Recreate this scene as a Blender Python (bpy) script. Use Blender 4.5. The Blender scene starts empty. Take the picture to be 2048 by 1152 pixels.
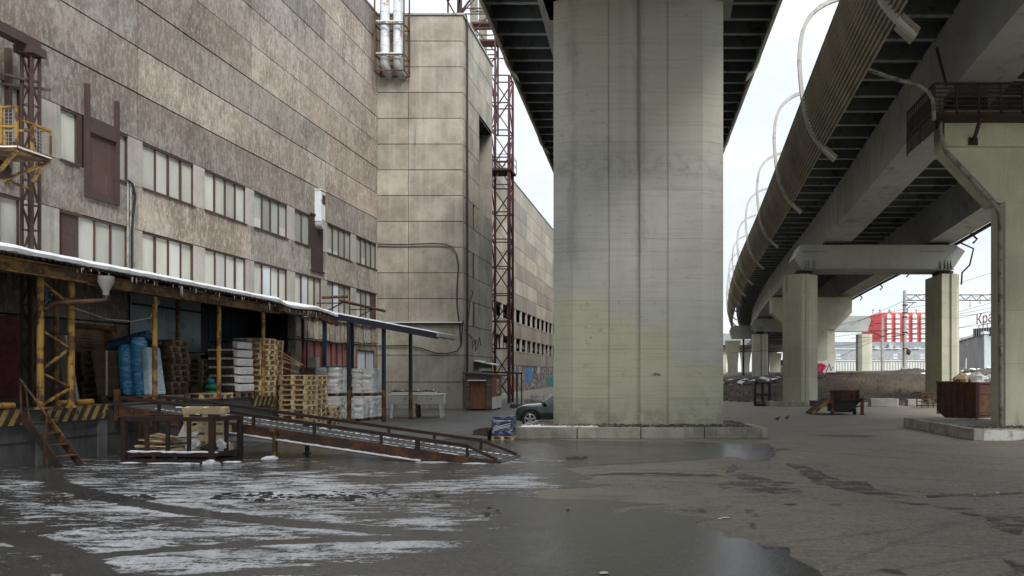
import bpy, bmesh, math, random
from mathutils import Vector, Matrix, noise as mnoise
R = math.radians
random.seed(7)
SC = bpy.context.scene
COL = SC.collection
F, PX, PY, EYE = 1450.0, 1340.0, 745.0, 2.1      # lens of the photograph, used to read sizes off it
def rnd(a, b): return random.uniform(a, b)
def lerp(a, b, t): return a + (b - a) * t
def interp(tab, y):
    if y <= tab[0][0]: return tab[0][1]
    for (a, u), (b, v) in zip(tab, tab[1:]):
        if y <= b: return u + (v - u) * (y - a) / (b - a)
    return tab[-1][1]
def smooth(t):
    t = max(0.0, min(1.0, t)); return t * t * (3 - 2 * t)
def gp(x, y):                                    # a spot of the photo on the yard
    Y = F * EYE / (y - PY); return ((x - PX) * Y / F, Y)
def at(x, y, Y): return ((x - PX) * Y / F, Y, EYE - (y - PY) * Y / F)

# ------------------------------------------------------------------ materials
class NT:
    def __init__(s, name):
        s.mat = bpy.data.materials.new(name); s.mat.use_nodes = True
        s.t = s.mat.node_tree; s.n = s.t.nodes; s.l = s.t.links
        s.b = s.n['Principled BSDF']; s.pos = None
    def new(s, typ, **kw):
        x = s.n.new(typ)
        for k, v in kw.items(): setattr(x, k, v)
        return x
    def link(s, a, b): s.l.new(a, b)
    def coord(s):
        if s.pos is None:
            tc = s.new('ShaderNodeTexCoord'); oi = s.new('ShaderNodeObjectInfo')
            m = s.new('ShaderNodeMath', operation='MULTIPLY'); m.inputs[1].default_value = 37.0
            s.link(oi.outputs['Random'], m.inputs[0])
            va = s.new('ShaderNodeVectorMath', operation='ADD')
            s.link(tc.outputs['Object'], va.inputs[0]); s.link(m.outputs[0], va.inputs[1])
            s.pos = va.outputs[0]; s.raw = tc.outputs['Object']
        return s.pos
    def noise(s, scale, detail=5, rough=.6, stretch=(1, 1, 1), dist=0.0, raw=False):
        p = s.coord()
        if raw: p = s.raw
        if stretch != (1, 1, 1):
            mp = s.new('ShaderNodeMapping'); mp.inputs['Scale'].default_value = stretch
            s.link(p, mp.inputs['Vector']); p = mp.outputs[0]
        t = s.new('ShaderNodeTexNoise'); t.inputs['Scale'].default_value = scale
        t.inputs['Detail'].default_value = detail; t.inputs['Roughness'].default_value = rough
        t.inputs['Distortion'].default_value = dist
        s.link(p, t.inputs['Vector']); return t.outputs['Fac']
    def step(s, v, a, b, lo=0.0, hi=1.0):
        m = s.new('ShaderNodeMapRange', interpolation_type='SMOOTHSTEP')
        for k, x in (('From Min', a), ('From Max', b), ('To Min', lo), ('To Max', hi)): m.inputs[k].default_value = x
        s.link(v, m.inputs['Value']); return m.outputs['Result']
    def math(s, op, a, b=None, c=None):
        m = s.new('ShaderNodeMath', operation=op)
        for i, v in enumerate((a, b, c)):
            if v is None: continue
            if isinstance(v, (int, float)): m.inputs[i].default_value = v
            else: s.link(v, m.inputs[i])
        return m.outputs[0]
    def mix(s, f, a, b, op='MIX'):
        m = s.new('ShaderNodeMix', data_type='RGBA', blend_type=op)
        for i, v in ((0, f), (6, a), (7, b)):
            if isinstance(v, (int, float)): m.inputs[i].default_value = v
            elif isinstance(v, tuple): m.inputs[i].default_value = (*v, 1)
            else: s.link(v, m.inputs[i])
        return m.outputs[2]
    def sep(s):
        s.coord(); x = s.new('ShaderNodeSeparateXYZ'); s.link(s.raw, x.inputs[0]); return x.outputs
    def bump(s, h, strength=.3, dist=.02):
        b = s.new('ShaderNodeBump'); b.inputs['Strength'].default_value = strength
        b.inputs['Distance'].default_value = dist
        s.link(h, b.inputs['Height']); s.link(b.outputs[0], s.b.inputs['Normal'])
    def out(s, col, rough=.85, metal=0.0):
        if isinstance(col, tuple): s.b.inputs['Base Color'].default_value = (*col, 1)
        else: s.link(col, s.b.inputs['Base Color'])
        if isinstance(rough, (int, float)): s.b.inputs['Roughness'].default_value = rough
        else: s.link(rough, s.b.inputs['Roughness'])
        s.b.inputs['Metallic'].default_value = metal
        return s.mat
    def tint(s, col):
        a = s.new('ShaderNodeAttribute', attribute_name='tint'); return s.mix(1.0, col, a.outputs['Color'], 'MULTIPLY')

def concrete(name, c1, c2, c3, streak=.5, big=.35, bump=.25, stain=(.07, .065, .055), stain_amt=.5, flake=0.0, horiz=False):
    m = NT(name)
    col = m.mix(m.step(m.noise(big, 8, .68), .36, .64), c1, c2)
    col = m.mix(m.math('MULTIPLY', m.step(m.noise(2.2, 8, .74, (1.3, 1.3, .3 if flake else .07)), .46, .72), streak), col, c3)
    col = m.mix(m.math('MULTIPLY', m.step(m.noise(.9, 8, .74, (1.2, 1.2, .5 if flake else .16)), .56, .72), stain_amt), col, stain)
    if flake:
        f = m.math('MULTIPLY', m.step(m.noise(.36, 9, .7), .49, .56), m.step(m.noise(3.2, 8, .75, (1.2, 1.2, .6)), .38, .56))
        br = m.math('MULTIPLY', m.step(m.noise(.5, 9, .72, (1, 1, .6)), .50, .62), .4)
        col = m.mix(br, col, (.155, .112, .084))
        col = m.mix(m.math('MULTIPLY', f, .38 * flake), col, tuple(x * 1.08 for x in c3))
        g = m.step(m.noise(7.0, 6, .72, (1.3, 1.3, .5)), .50, .57)
        col = m.mix(m.math('MULTIPLY', g, .42 * flake), col, c3)
        Zc = m.sep()[2]
        dr = m.math('MULTIPLY', m.math('MULTIPLY', m.step(Zc, 6.75, 7.9), m.step(Zc, 8.0, 8.02, 1, 0)), m.step(m.noise(1.6, 7, .75, (1.5, 1.5, .12)), .50, .64, 0, .6))
        col = m.mix(dr, col, (.07, .058, .048))
        d = m.step(m.noise(9, 6, .75, (1.3, 1.3, .55)), .53, .60)
        col = m.mix(m.math('MULTIPLY', d, .38 * flake), col, tuple(x * .45 for x in c2))
    col = m.mix(m.step(m.noise(26, 4, .7), .45, .75, 0, .3), col, tuple(x * .55 for x in c2))
    m.bump(m.noise(15, 7, .75), bump, .03)
    return m.out(m.tint(col), .9)
def paint(name, c, rust=(.09, .04, .02), amt=.3, rough=.55, scale=3.0, metal=0.0, bump=.12, dirt=.35):
    m = NT(name)
    col = m.mix(m.step(m.noise(scale * .6, 6, .7), .35, .7, 0, dirt), c, tuple(x * .45 for x in c))
    k = .62 - .22 * amt
    col = m.mix(m.math('MULTIPLY', m.step(m.noise(scale, 9, .75), k - .03, k + .05), min(1, .5 + amt)), col, rust)
    m.bump(m.noise(scale * 9, 5, .7), bump, .01)
    return m.out(m.tint(col), m.step(m.noise(scale * 2, 4), .3, .7, rough - .1, min(1, rough + .2)), metal)
def plain(name, c, rough=.7, var=.25, scale=4.0, bump=.15, metal=0.0, stretch=(1, 1, 1)):
    m = NT(name)
    col = m.mix(m.step(m.noise(scale, 7, .7, stretch), .35, .7), tuple(x * (1 + var * .6) for x in c), tuple(x * (1 - var) for x in c))
    m.bump(m.noise(scale * 6, 5, .7, stretch), bump, .01)
    return m.out(m.tint(col), rough, metal)
M = {}
M['facade'] = concrete('facade_concrete', (.27, .228, .182), (.165, .137, .108), (.48, .45, .395), .5, .3, .7, (.09, .078, .064), .65, 1.0)
M['tower'] = concrete('tower_concrete', (.335, .308, .262), (.215, .193, .16), (.44, .42, .375), .5, .6, .5, (.085, .075, .063), .95)
M['farwall'] = concrete('far_wall_concrete', (.33, .29, .235), (.225, .195, .155), (.42, .38, .31), .5, .25, .3, (.13, .11, .085), .6)
M['joint'] = plain('open_joint', (.016, .014, .012), .95)
M['pier_w'] = concrete('pale_pier', (.40, .375, .335), (.30, .28, .245), (.45, .43, .39), .5, .8, .2, (.15, .135, .11), .55)
M['col'] = concrete('column_concrete', (.47, .465, .36), (.37, .365, .275), (.52, .515, .43), .45, .3, .2, (.14, .13, .10), .65)
M['cap'] = concrete('painted_cap', (.32, .335, .31), (.25, .262, .24), (.38, .39, .36), .3, .3, .1, (.13, .13, .12), .3)
M['curb'] = concrete('curb_concrete', (.36, .34, .28), (.21, .195, .155), (.45, .43, .37), .5, 1.6, .9, (.08, .072, .055), .85)
M['dockc'] = concrete('dock_concrete', (.085, .087, .082), (.048, .05, .047), (.125, .125, .115), .5, .8, .4, (.03, .03, .028), .6)  # dirty concrete, darkened further with the canopy's shade in its colour
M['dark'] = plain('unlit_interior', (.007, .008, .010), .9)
M['greyasphalt'] = plain('damp_grey_asphalt', (.085, .083, .077), .6, .45, 1.1, .5)
M['bayblue'] = plain('dark_blue_sheet', (.02, .03, .045), .7)
M['brown'] = paint('brown_steel', (.058, .034, .027), (.05, .028, .02), .3, .6)
M['frame'] = paint('brown_frame', (.062, .036, .028), (.04, .025, .018), .3, .6)
M['redpaint'] = paint('dark_red_paint', (.11, .016, .016), (.04, .012, .01), .3, .6)
M['pinkpane'] = plain('red_film_pane', (.30, .115, .115), .35, .25, 1.5)
M['rust'] = paint('rusty_steel', (.052, .028, .02), (.13, .052, .018), .5, .75, 2.4)
M['rustdk'] = paint('dark_rusty_steel', (.030, .019, .016), (.06, .026, .014), .4, .8, 2.0)
M['mast'] = paint('red_brown_mast', (.075, .026, .025), (.05, .025, .022), .4, .75, 2.5)
M['yellow'] = paint('worn_yellow_paint', (.36, .21, .04), (.09, .04, .018), .55, .6, 2.6)
M['yellowdk'] = paint('dirty_yellow_paint', (.2, .105, .022), (.06, .03, .015), .7, .7, 2.6)
M['navy'] = paint('navy_paint', (.016, .022, .034), (.02, .02, .02), .2, .5)
M['steelgrey'] = paint('grey_girder_paint', (.31, .32, .31), (.17, .165, .15), .18, .5, .8, 0, .05, .25)
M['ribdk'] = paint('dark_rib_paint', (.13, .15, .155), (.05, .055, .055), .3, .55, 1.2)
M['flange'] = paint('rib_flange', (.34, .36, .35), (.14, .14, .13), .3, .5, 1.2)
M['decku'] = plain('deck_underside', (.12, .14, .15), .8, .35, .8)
M['hoop'] = paint('pale_hoop_paint', (.42, .41, .37), (.2, .18, .14), .25, .55, 1.0)
M['corr'] = paint('dirty_corrugated', (.345, .31, .235), (.13, .09, .05), .12, .6, .5, 0, .05, .3)
M['wood'] = plain('pale_pallet_wood', (.54, .41, .245), .85, .42, 2.2, .3)
M['woodold'] = plain('weathered_shaded_pallet_wood', (.17, .115, .07), .9, .45, 2.2, .3)  # old wood, lowered in tone to deepen the shade under the canopy
M['card'] = plain('cardboard', (.15, .10, .062), .85, .2, 2.0)  # also lowered in tone for the canopy's shade
M['white'] = paint('white_enamel', (.66, .65, .60), (.2, .14, .08), .12, .45, 2.0)
M['ductw'] = paint('white_duct', (.56, .60, .62), (.2, .09, .04), .24, .45, 1.7, 0, .05, .2)
M['shed'] = plain('weathered_boards', (.125, .09, .068), .9, .4, 2.0, .3, 0, (1, 1, 9))
M['sheddoor'] = plain('brown_planks', (.17, .072, .036), .8, .4, 2.5, .25, 0, (7, 7, .6))
M['tar'] = plain('dark_roofing', (.04, .038, .036), .9)
M['black'] = plain('black_cable', (.012, .012, .012), .6)
M['greypipe'] = paint('galvanised_pipe', (.33, .33, .30), (.14, .11, .08), .3, .5)
M['gpanel'] = plain('grey_panel', (.40, .41, .39), .6, .2, 1.2)
M['bluecorr'] = paint('pale_blue_sheet', (.19, .25, .285), (.09, .08, .075), .2, .5, 1.5)  # slightly darkened, dock shade put into the colour
M['rubber'] = plain('tyre_rubber', (.015, .015, .015), .85)
M['chrome'] = plain('alloy', (.5, .5, .5), .35, .1, 4, 0, .8)
M['carpaint'] = plain('dark_green_car_paint', (.018, .042, .03), .22, .2, 3, 0)
M['darkglass'] = plain('dark_glass', (.012, .014, .016), .08, .1, 2, 0)
M['lamp'] = plain('headlight_lens', (.45, .38, .26), .2, .3, 9)
M['bird'] = plain('pigeon_feathers', (.045, .045, .052), .7, .4, 20)
M['redb'] = plain('red_cladding', (.50, .07, .07), .7, .1, .4)
M['whiteb'] = plain('white_cladding', (.62, .62, .60), .7, .12, .6)
M['greyb'] = plain('grey_cladding', (.21, .225, .25), .7, .12, .3)
M['greyb2'] = plain('mid_grey_wall', (.30, .315, .335), .7, .12, .3)
M['warehouse'] = concrete('warehouse_wall', (.21, .2, .195), (.17, .16, .155), (.25, .24, .23), .6, .2, .1, (.1, .1, .1), .3)
M['paleblue'] = plain('pale_blue_cladding', (.42, .48, .48), .6, .12, .4)
M['neon'] = plain('red_sign_letters', (.26, .05, .045), .5, .2, 3)
M['brick'] = plain('red_brick', (.22, .085, .05), .9, .35, 14, .4)
M['stone'] = plain('rubble_stone', (.085, .076, .066), .95, .5, 6, .5)
M['binrust'] = paint('container_rust', (.075, .034, .025), (.12, .05, .02), .5, .75, 2.0)
M['gravel'] = plain('gravel_bed', (.15, .14, .12), .95, .6, 22, .8)
M['concblk'] = concrete('block_concrete', (.33, .32, .29), (.23, .22, .2), (.42, .41, .38), .4, 1.2, .3)
def m_snow():
    m = NT('old_snow')
    col = m.mix(m.step(m.noise(5, 6, .7), .4, .75, 0, .4), (.80, .81, .83), (.58, .58, .58))
    m.bump(m.noise(9, 6, .7), .5, .04)
    return m.out(col, .6)
M['snow'] = m_snow()
def m_glass(name, c, c2, rough=.18):
    m = NT(name)
    col = m.mix(m.step(m.noise(.9, 6, .65, (1, 1, .35)), .35, .68), c, c2)
    col = m.mix(m.step(m.noise(2.4, 7, .7, (1.4, 1.4, .18)), .54, .75, 0, .45), col, tuple(x * .6 for x in c2))
    m.b.inputs['Specular IOR Level'].default_value = .35
    return m.out(m.tint(col), rough)
M['glass'] = m_glass('dusty_glass', (.55, .555, .485), (.43, .44, .385), .36)
M['glassdk'] = m_glass('dusty_green_glass', (.37, .39, .34), (.275, .30, .265), .32)
M['milk'] = m_glass('white_board_pane', (.50, .50, .47), (.42, .42, .39), .6)
M['whitewin'] = m_glass('white_film_pane', (.62, .65, .68), (.56, .60, .63), .3)
def m_ground(name, wet):
    m = NT(name); m.coord(); S = m.sep(); X, Y = S[0], S[1]
    n1 = m.noise(.35, 8, .66, raw=True); n2 = m.noise(3.0, 7, .7, raw=True); n3 = m.noise(55, 4, .75, raw=True)
    if wet:
        col = m.mix(m.step(n1, .35, .65), (.045, .046, .043), (.070, .069, .064))
        col = m.mix(m.step(n3, .5, .72, 0, .6), col, (.13, .125, .115))
        col = m.mix(m.step(m.noise(12, 6, .75, raw=True), .50, .57, 0, .55), col, (.022, .022, .02))
        col = m.mix(m.step(m.noise(17, 5, .75, raw=True), .56, .60, 0, .5), col, (.16, .155, .145))
        # thin old snow left in the hollows of the asphalt, wiped away by tyres
        big = m.step(m.noise(.22, 4, .55, (1, 1.3, 1), raw=True), .36, .60, -.13, .025)
        nz = m.math('ADD', m.math('ADD', m.math('MULTIPLY', m.noise(.7, 4, .6, (.7, 1.3, 1), .5, raw=True), .28), m.math('MULTIPLY', m.noise(4.6, 6, .66, (.28, 1.05, 1), .8, raw=True), .72)), big)
        nz = m.math('ADD', nz, m.math('MULTIPLY', m.math('SUBTRACT', m.noise(19, 6, .85, (.7, .9, 1), raw=True), .5), .55))
        edge = m.math('ADD', X, m.math('MULTIPLY', m.math('SUBTRACT', n1, .5), 3.0))
        reg = m.step(edge, -3.2, -.9, .06, -.24)
        reg = m.math('ADD', reg, m.step(Y, 15.5, 19.5, 0, -.14))
        nz = m.math('ADD', nz, reg)
        tr = None
        for cx, cy, r, w in ((-3.0, 2.0, 7.2, .13), (-3.0, 2.0, 5.75, .13), (-12.5, 1.0, 9.2, .16), (-12.5, 1.0, 7.7, .15), (2, 30, 21.2, .16)):
            dx = m.math('SUBTRACT', X, cx); dy = m.math('SUBTRACT', Y, cy)
            d = m.math('SQRT', m.math('ADD', m.math('MULTIPLY', dx, dx), m.math('MULTIPLY', dy, dy)))
            d = m.math('ABSOLUTE', m.math('SUBTRACT', d, r))
            d = m.math('ADD', d, m.math('MULTIPLY', m.math('SUBTRACT', n2, .5), .22))
            k = m.step(d, w * .7, w * 1.5, .2, 0)
            tr = k if tr is None else m.math('MAXIMUM', tr, k)
        nz = m.math('SUBTRACT', nz, tr)
        sn = m.step(nz, .52, .60)
        col = m.mix(m.math('MULTIPLY', sn, m.step(m.noise(2.2, 7, .75, (.5, 1, 1), raw=True), .35, .6, .45, .95)), col, m.mix(n2, (.50, .51, .52), (.68, .69, .71)))
        film = m.step(m.noise(.5, 6, .6, (.7, 1.5, 1), raw=True), .40, .60)
        rough = m.mix(film, (.07, .07, .07), (.24, .24, .24))
        n4 = m.math('SUBTRACT', m.noise(.6, 6, .6, raw=True), .5)
        wx = m.step(m.math('ADD', X, m.math('MULTIPLY', n4, 2.2)), -2.4, -1.0)
        wy_ = m.step(m.math('ADD', Y, m.math('MULTIPLY', n4, 4.0)), 12.6, 10.6, 0, 1)
        pond = m.math('MULTIPLY', wx, wy_)
        col = m.mix(m.math('MULTIPLY', pond, .6), col, (.026, .026, .022))
        gl = m.step(m.noise(13, 6, .8, raw=True), .46, .62)
        rough = m.mix(pond, rough, m.mix(gl, (.045, .045, .045), (.13, .13, .13)))
        col = m.mix(m.math('MULTIPLY', m.step(m.noise(15, 5, .75, raw=True), .53, .58), .6), col, (.11, .106, .096))
        rough = m.mix(sn, rough, (.7, .7, .7))
        h = m.math('ADD', m.math('MULTIPLY', m.noise(30, 6, .75, raw=True), .9), m.math('MULTIPLY', m.noise(6, 4, .6, raw=True), 1.5))
        m.bump(m.math('MULTIPLY', m.math('ADD', h, m.math('MULTIPLY', sn, .25)), m.math('SUBTRACT', 1.0, m.math('MULTIPLY', pond, .58))), .5, .014)
        m.b.inputs['Specular IOR Level'].default_value = .9
        return m.out(col, rough)
    col = m.mix(m.step(n1, .33, .67), (.255, .222, .17), (.20, .174, .135))
    col = m.mix(m.step(m.noise(.8, 8, .7, (.35, 1.6, 1), raw=True), .52, .70, 0, .5), col, (.14, .13, .11))
    col = m.mix(m.step(n2, .52, .75, 0, .4), col, (.13, .12, .10))
    col = m.mix(m.step(n3, .55, .74, 0, .5), col, (.26, .24, .205))
    tr = None
    for cx, cy, r, w in ((-22, 62, 58, .12), (-22, 62, 59.5, .12), (30, 52, 40.5, .14), (30, 52, 42, .14), (-10, -32, 47, .12), (-10, -32, 48.6, .12), (16, -4, 17, .1), (16, -4, 18.5, .1)):
        dx = m.math('SUBTRACT', X, cx); dy = m.math('SUBTRACT', Y, cy)
        d = m.math('SQRT', m.math('ADD', m.math('MULTIPLY', dx, dx), m.math('MULTIPLY', dy, dy)))
        d = m.math('ABSOLUTE', m.math('SUBTRACT', d, r))
        d = m.math('ADD', d, m.math('MULTIPLY', m.math('SUBTRACT', n2, .42), .45))
        k = m.step(d, w * .3, w * 1.1, .45, 0)
        tr = k if tr is None else m.math('MAXIMUM', tr, k)
    col = m.mix(tr, col, (.075, .07, .062))
    col = m.mix(m.step(m.noise(95, 3, .8, raw=True), .56, .68, 0, .6), col, (.075, .068, .058))
    col = m.mix(m.step(m.noise(.55, 10, .8, (.5, 1.8, 1), .8, raw=True), .54, .62, 0, .38), col, (.10, .092, .078))
    col = m.mix(m.step(m.noise(9, 7, .75, (.8, 1.2, 1), raw=True), .50, .56, 0, .42), col, (.105, .093, .074))
    col = m.mix(m.step(m.noise(16, 5, .75, raw=True), .55, .60, 0, .5), col, (.38, .34, .27))
    ck = m.math('ABSOLUTE', m.math('SUBTRACT', m.noise(.33, 7, .62, raw=True, dist=.6), .5))
    col = m.mix(m.math('MULTIPLY', m.step(ck, .0012, .003, .75, 0), m.step(n1, .42, .58)), col, (.04, .036, .03))
    m.bump(m.noise(60, 5, .8, raw=True), .55, .012)
    return m.out(col, .8)
M['asphalt'] = m_ground('dry_asphalt', False)
M['wet'] = m_ground('wet_asphalt', True)
def m_damp():
    m = NT('damp_asphalt')
    col = m.mix(m.noise(4, 7, .7, raw=True), (.035, .033, .029), (.065, .06, .05))
    m.bump(m.noise(40, 6, .75, raw=True), .25, .01)
    m.out(col, .5)
    hol = m.step(m.math('ADD', m.math('MULTIPLY', m.noise(2.2, 10, .8, (.6, 1.5, 1), raw=True), .7), m.math('MULTIPLY', m.noise(14, 5, .7, raw=True), .3)), .47, .55, 0, .9)
    tp_ = m.new('ShaderNodeBsdfTransparent'); mx = m.new('ShaderNodeMixShader'); o_ = m.n['Material Output']
    m.link(hol, mx.inputs[0]); m.link(tp_.outputs[0], mx.inputs[1]); m.link(m.b.outputs[0], mx.inputs[2]); m.link(mx.outputs[0], o_.inputs['Surface'])
    return m.mat
M['damp'] = m_damp()
def m_puddle():
    m = NT('still_puddle'); m.b.inputs['Specular IOR Level'].default_value = 1.0; m.bump(m.noise(22, 4, .6, (1, .8, 1), raw=True), .16, .008); return m.out(m.mix(m.noise(30, 4, .7, raw=True), (.022, .022, .019), (.05, .048, .042)), m.step(m.noise(.9, 5, .6, raw=True), .4, .7, .04, .16))
M['puddle'] = m_puddle()
def m_dirt():
    m = NT('embankment_dirt')
    col = m.mix(m.step(m.noise(.16, 8, .7), .38, .62), (.085, .063, .041), (.038, .032, .025))
    col = m.mix(m.step(m.noise(1.6, 9, .78), .5, .68, 0, .6), col, (.13, .10, .068))
    col = m.mix(m.step(m.noise(6, 6, .75), .5, .7, 0, .6), col, (.03, .027, .023))
    m.bump(m.noise(3.5, 9, .7), .6, .1)
    return m.out(col, .95)
M['dirt'] = m_dirt()
def m_stripes():
    m = NT('hazard_stripes'); S = m.sep()
    v = m.math('FRACT', m.math('MULTIPLY', m.math('SUBTRACT', S[1], m.math('MULTIPLY', S[2], .55)), 3.6))
    col = m.mix(m.step(v, .46, .52), (.36, .23, .07), (.022, .020, .018))
    col = m.mix(m.step(m.noise(4.5, 8, .75), .54, .60), col, (.075, .04, .022))
    col = m.mix(m.step(m.noise(1.2, 6, .7), .4, .7, 0, .5), col, (.04, .03, .02))
    m.bump(m.noise(30, 5), .2, .01); return m.out(col, .75)
M['stripes'] = m_stripes()
def m_graffiti():
    m = NT('graffiti_wall')
    col = m.mix(m.step(m.noise(.4, 6, .7), .35, .65), (.56, .54, .48), (.42, .39, .33))
    for sc, a, b, c, st in ((.45, .54, .57, (.16, .20, .28), (1, 1, 1)), (.6, .57, .60, (.42, .31, .10), (1, 1, .8)), (.4, .59, .62, (.40, .10, .07), (1, 1, 1)), (.5, .60, .63, (.06, .30, .28), (1, 1, 1.2))):
        col = m.mix(m.math('MULTIPLY', m.step(m.noise(sc, 3, .5, st, 1.5), a, b), .6), col, c)
    for sc, off, w in ((.55, .5, .03), (.8, .46, .03), (.4, .55, .02), (1.3, .53, .035), (1.0, .5, .03)):
        d = m.math('ABSOLUTE', m.math('SUBTRACT', m.noise(sc, 2.5, .5, (1, 1, .7), 2.2), off))
        col = m.mix(m.step(d, w * .6, w, .85, 0), col, (.05, .05, .06))
    return m.out(col, .8)
M['graff'] = m_graffiti()
def m_pillar():
    m = NT('viaduct_pillar_concrete'); S = m.sep(); X, Z = S[0], S[2]
    n = m.noise(.5, 9, .7); nz = m.math('SUBTRACT', n, .5)
    grey = m.mix(m.step(m.noise(.35, 8, .68), .36, .64), (.45, .45, .41), (.39, .39, .355))
    ol = m.mix(m.step(m.noise(.5, 8, .68), .36, .64), (.45, .45, .34), (.40, .40, .295))
    # repainted patches whose upper edge steps down to the right, greenish again high up
    thr = m.math('ADD', 4.57, m.step(X, -1.12, -1.06, 0, -.75))
    thr = m.math('ADD', thr, m.step(X, -.10, -.04, 0, -.45))
    thr = m.math('ADD', thr, m.step(X, 1.10, 1.2, 0, -1.2))
    d = m.math('SUBTRACT', m.math('ADD', thr, m.math('MULTIPLY', nz, .9)), Z)
    k = m.step(d, -.12, .2)
    col = m.mix(k, grey, ol)
    up = m.step(m.math('ADD', Z, m.math('MULTIPLY', nz, 5)), 8.8, 11.0, 0, .75)
    col = m.mix(up, col, m.mix(n, (.46, .46, .375), (.41, .41, .33)))
    # dark weathering: beside the joints and in bands below the pour lines
    dj = m.math('MINIMUM', m.math('ABSOLUTE', m.math('ADD', X, 2.25)), m.math('ABSOLUTE', m.math('ADD', X, -.06)))
    dj = m.math('ADD', dj, m.math('MULTIPLY', m.math('SUBTRACT', m.noise(1.8, 9, .78, (1, 1, .5)), .5), 1.3))
    hgt = m.step(Z, 4.0, 6.5)
    col = m.mix(m.math('MULTIPLY', m.step(dj, .0, .28, .32, 0), hgt), col, (.13, .125, .105))
    bands = m.math('ABSOLUTE', m.math('SUBTRACT', m.math('ADD', Z, m.math('MULTIPLY', nz, 1.2)), 8.9))
    col = m.mix(m.math('MULTIPLY', m.step(bands, .1, .75, .38, 0), m.step(m.noise(2.2, 9, .75), .40, .62)), col, (.16, .155, .135))
    col = m.mix(m.math('MULTIPLY', m.step(m.noise(3.2, 9, .78), .56, .66), m.step(m.noise(.35, 5, .6), .46, .62, 0, .6)), col, (.15, .145, .12))
    col = m.mix(m.step(m.noise(1.2, 7, .7, (1.5, 1.5, .1)), .52, .76, 0, .35), col, (.27, .27, .22))
    col = m.mix(m.step(m.noise(30, 5, .7), .5, .75, 0, .22), col, (.2, .2, .16))
    col = m.mix(m.step(m.noise(5, 4, .6, (.12, .12, 2.6)), .5, .62, 0, .22), col, (.25, .25, .21))
    col = m.mix(m.math('MULTIPLY', m.step(Z, .3, 1.1, .5, 0), m.step(m.noise(2.4, 8, .75), .38, .6)), col, (.19, .18, .145))
    m.bump(m.noise(9, 8, .75), .25, .03)
    return m.out(m.tint(col), .88)
M['pillar'] = m_pillar()
def m_wrap(name, c, c2, amt):
    m = NT(name)
    f = m.step(m.noise(3.2, 8, .72, (1, 1, 2.2), 1.2), .50, .60)
    col = m.mix(m.math('MULTIPLY', f, amt), c, c2)
    m.bump(m.noise(6, 7, .7, (1, 1, 2.5), 1.0), .8, .05)
    return m.out(col, .24)
M['wrapblue'] = m_wrap('wrapped_dark_blue', (.022, .036, .10), (.42, .47, .58), .6)
M['filmblue'] = m_wrap('blue_film', (.045, .25, .52), (.36, .64, .84), .55)
M['filmpale'] = m_wrap('pale_blue_film', (.40, .55, .64), (.66, .74, .78), .7)
M['filmdark'] = m_wrap('navy_film', (.015, .05, .11), (.10, .22, .33), .5)
M['sacks'] = m_wrap('white_sack_film', (.68, .68, .67), (.9, .9, .9), .8)
M['pipeg'] = paint('weathered_drain_pipe', (.22, .22, .19), (.10, .08, .06), .45, .6, 3.0)
M['rampdeck'] = plain('ramp_deck_steel', (.085, .085, .082), .6, .45, 3)
M['filmwhite'] = m_wrap('white_film', (.68, .67, .66), (.88, .87, .86), .7)
M['bottles'] = m_wrap('brown_wrapped_bottles', (.035, .03, .026), (.10, .09, .08), .5)
M['greenbag'] = m_wrap('green_bag', (.008, .10, .045), (.05, .28, .15), .5)
M['teal'] = m_wrap('teal_cover', (.01, .14, .17), (.04, .25, .28), .4)
M['tan'] = m_wrap('tan_sack', (.42, .30, .16), (.55, .42, .26), .5)

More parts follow.
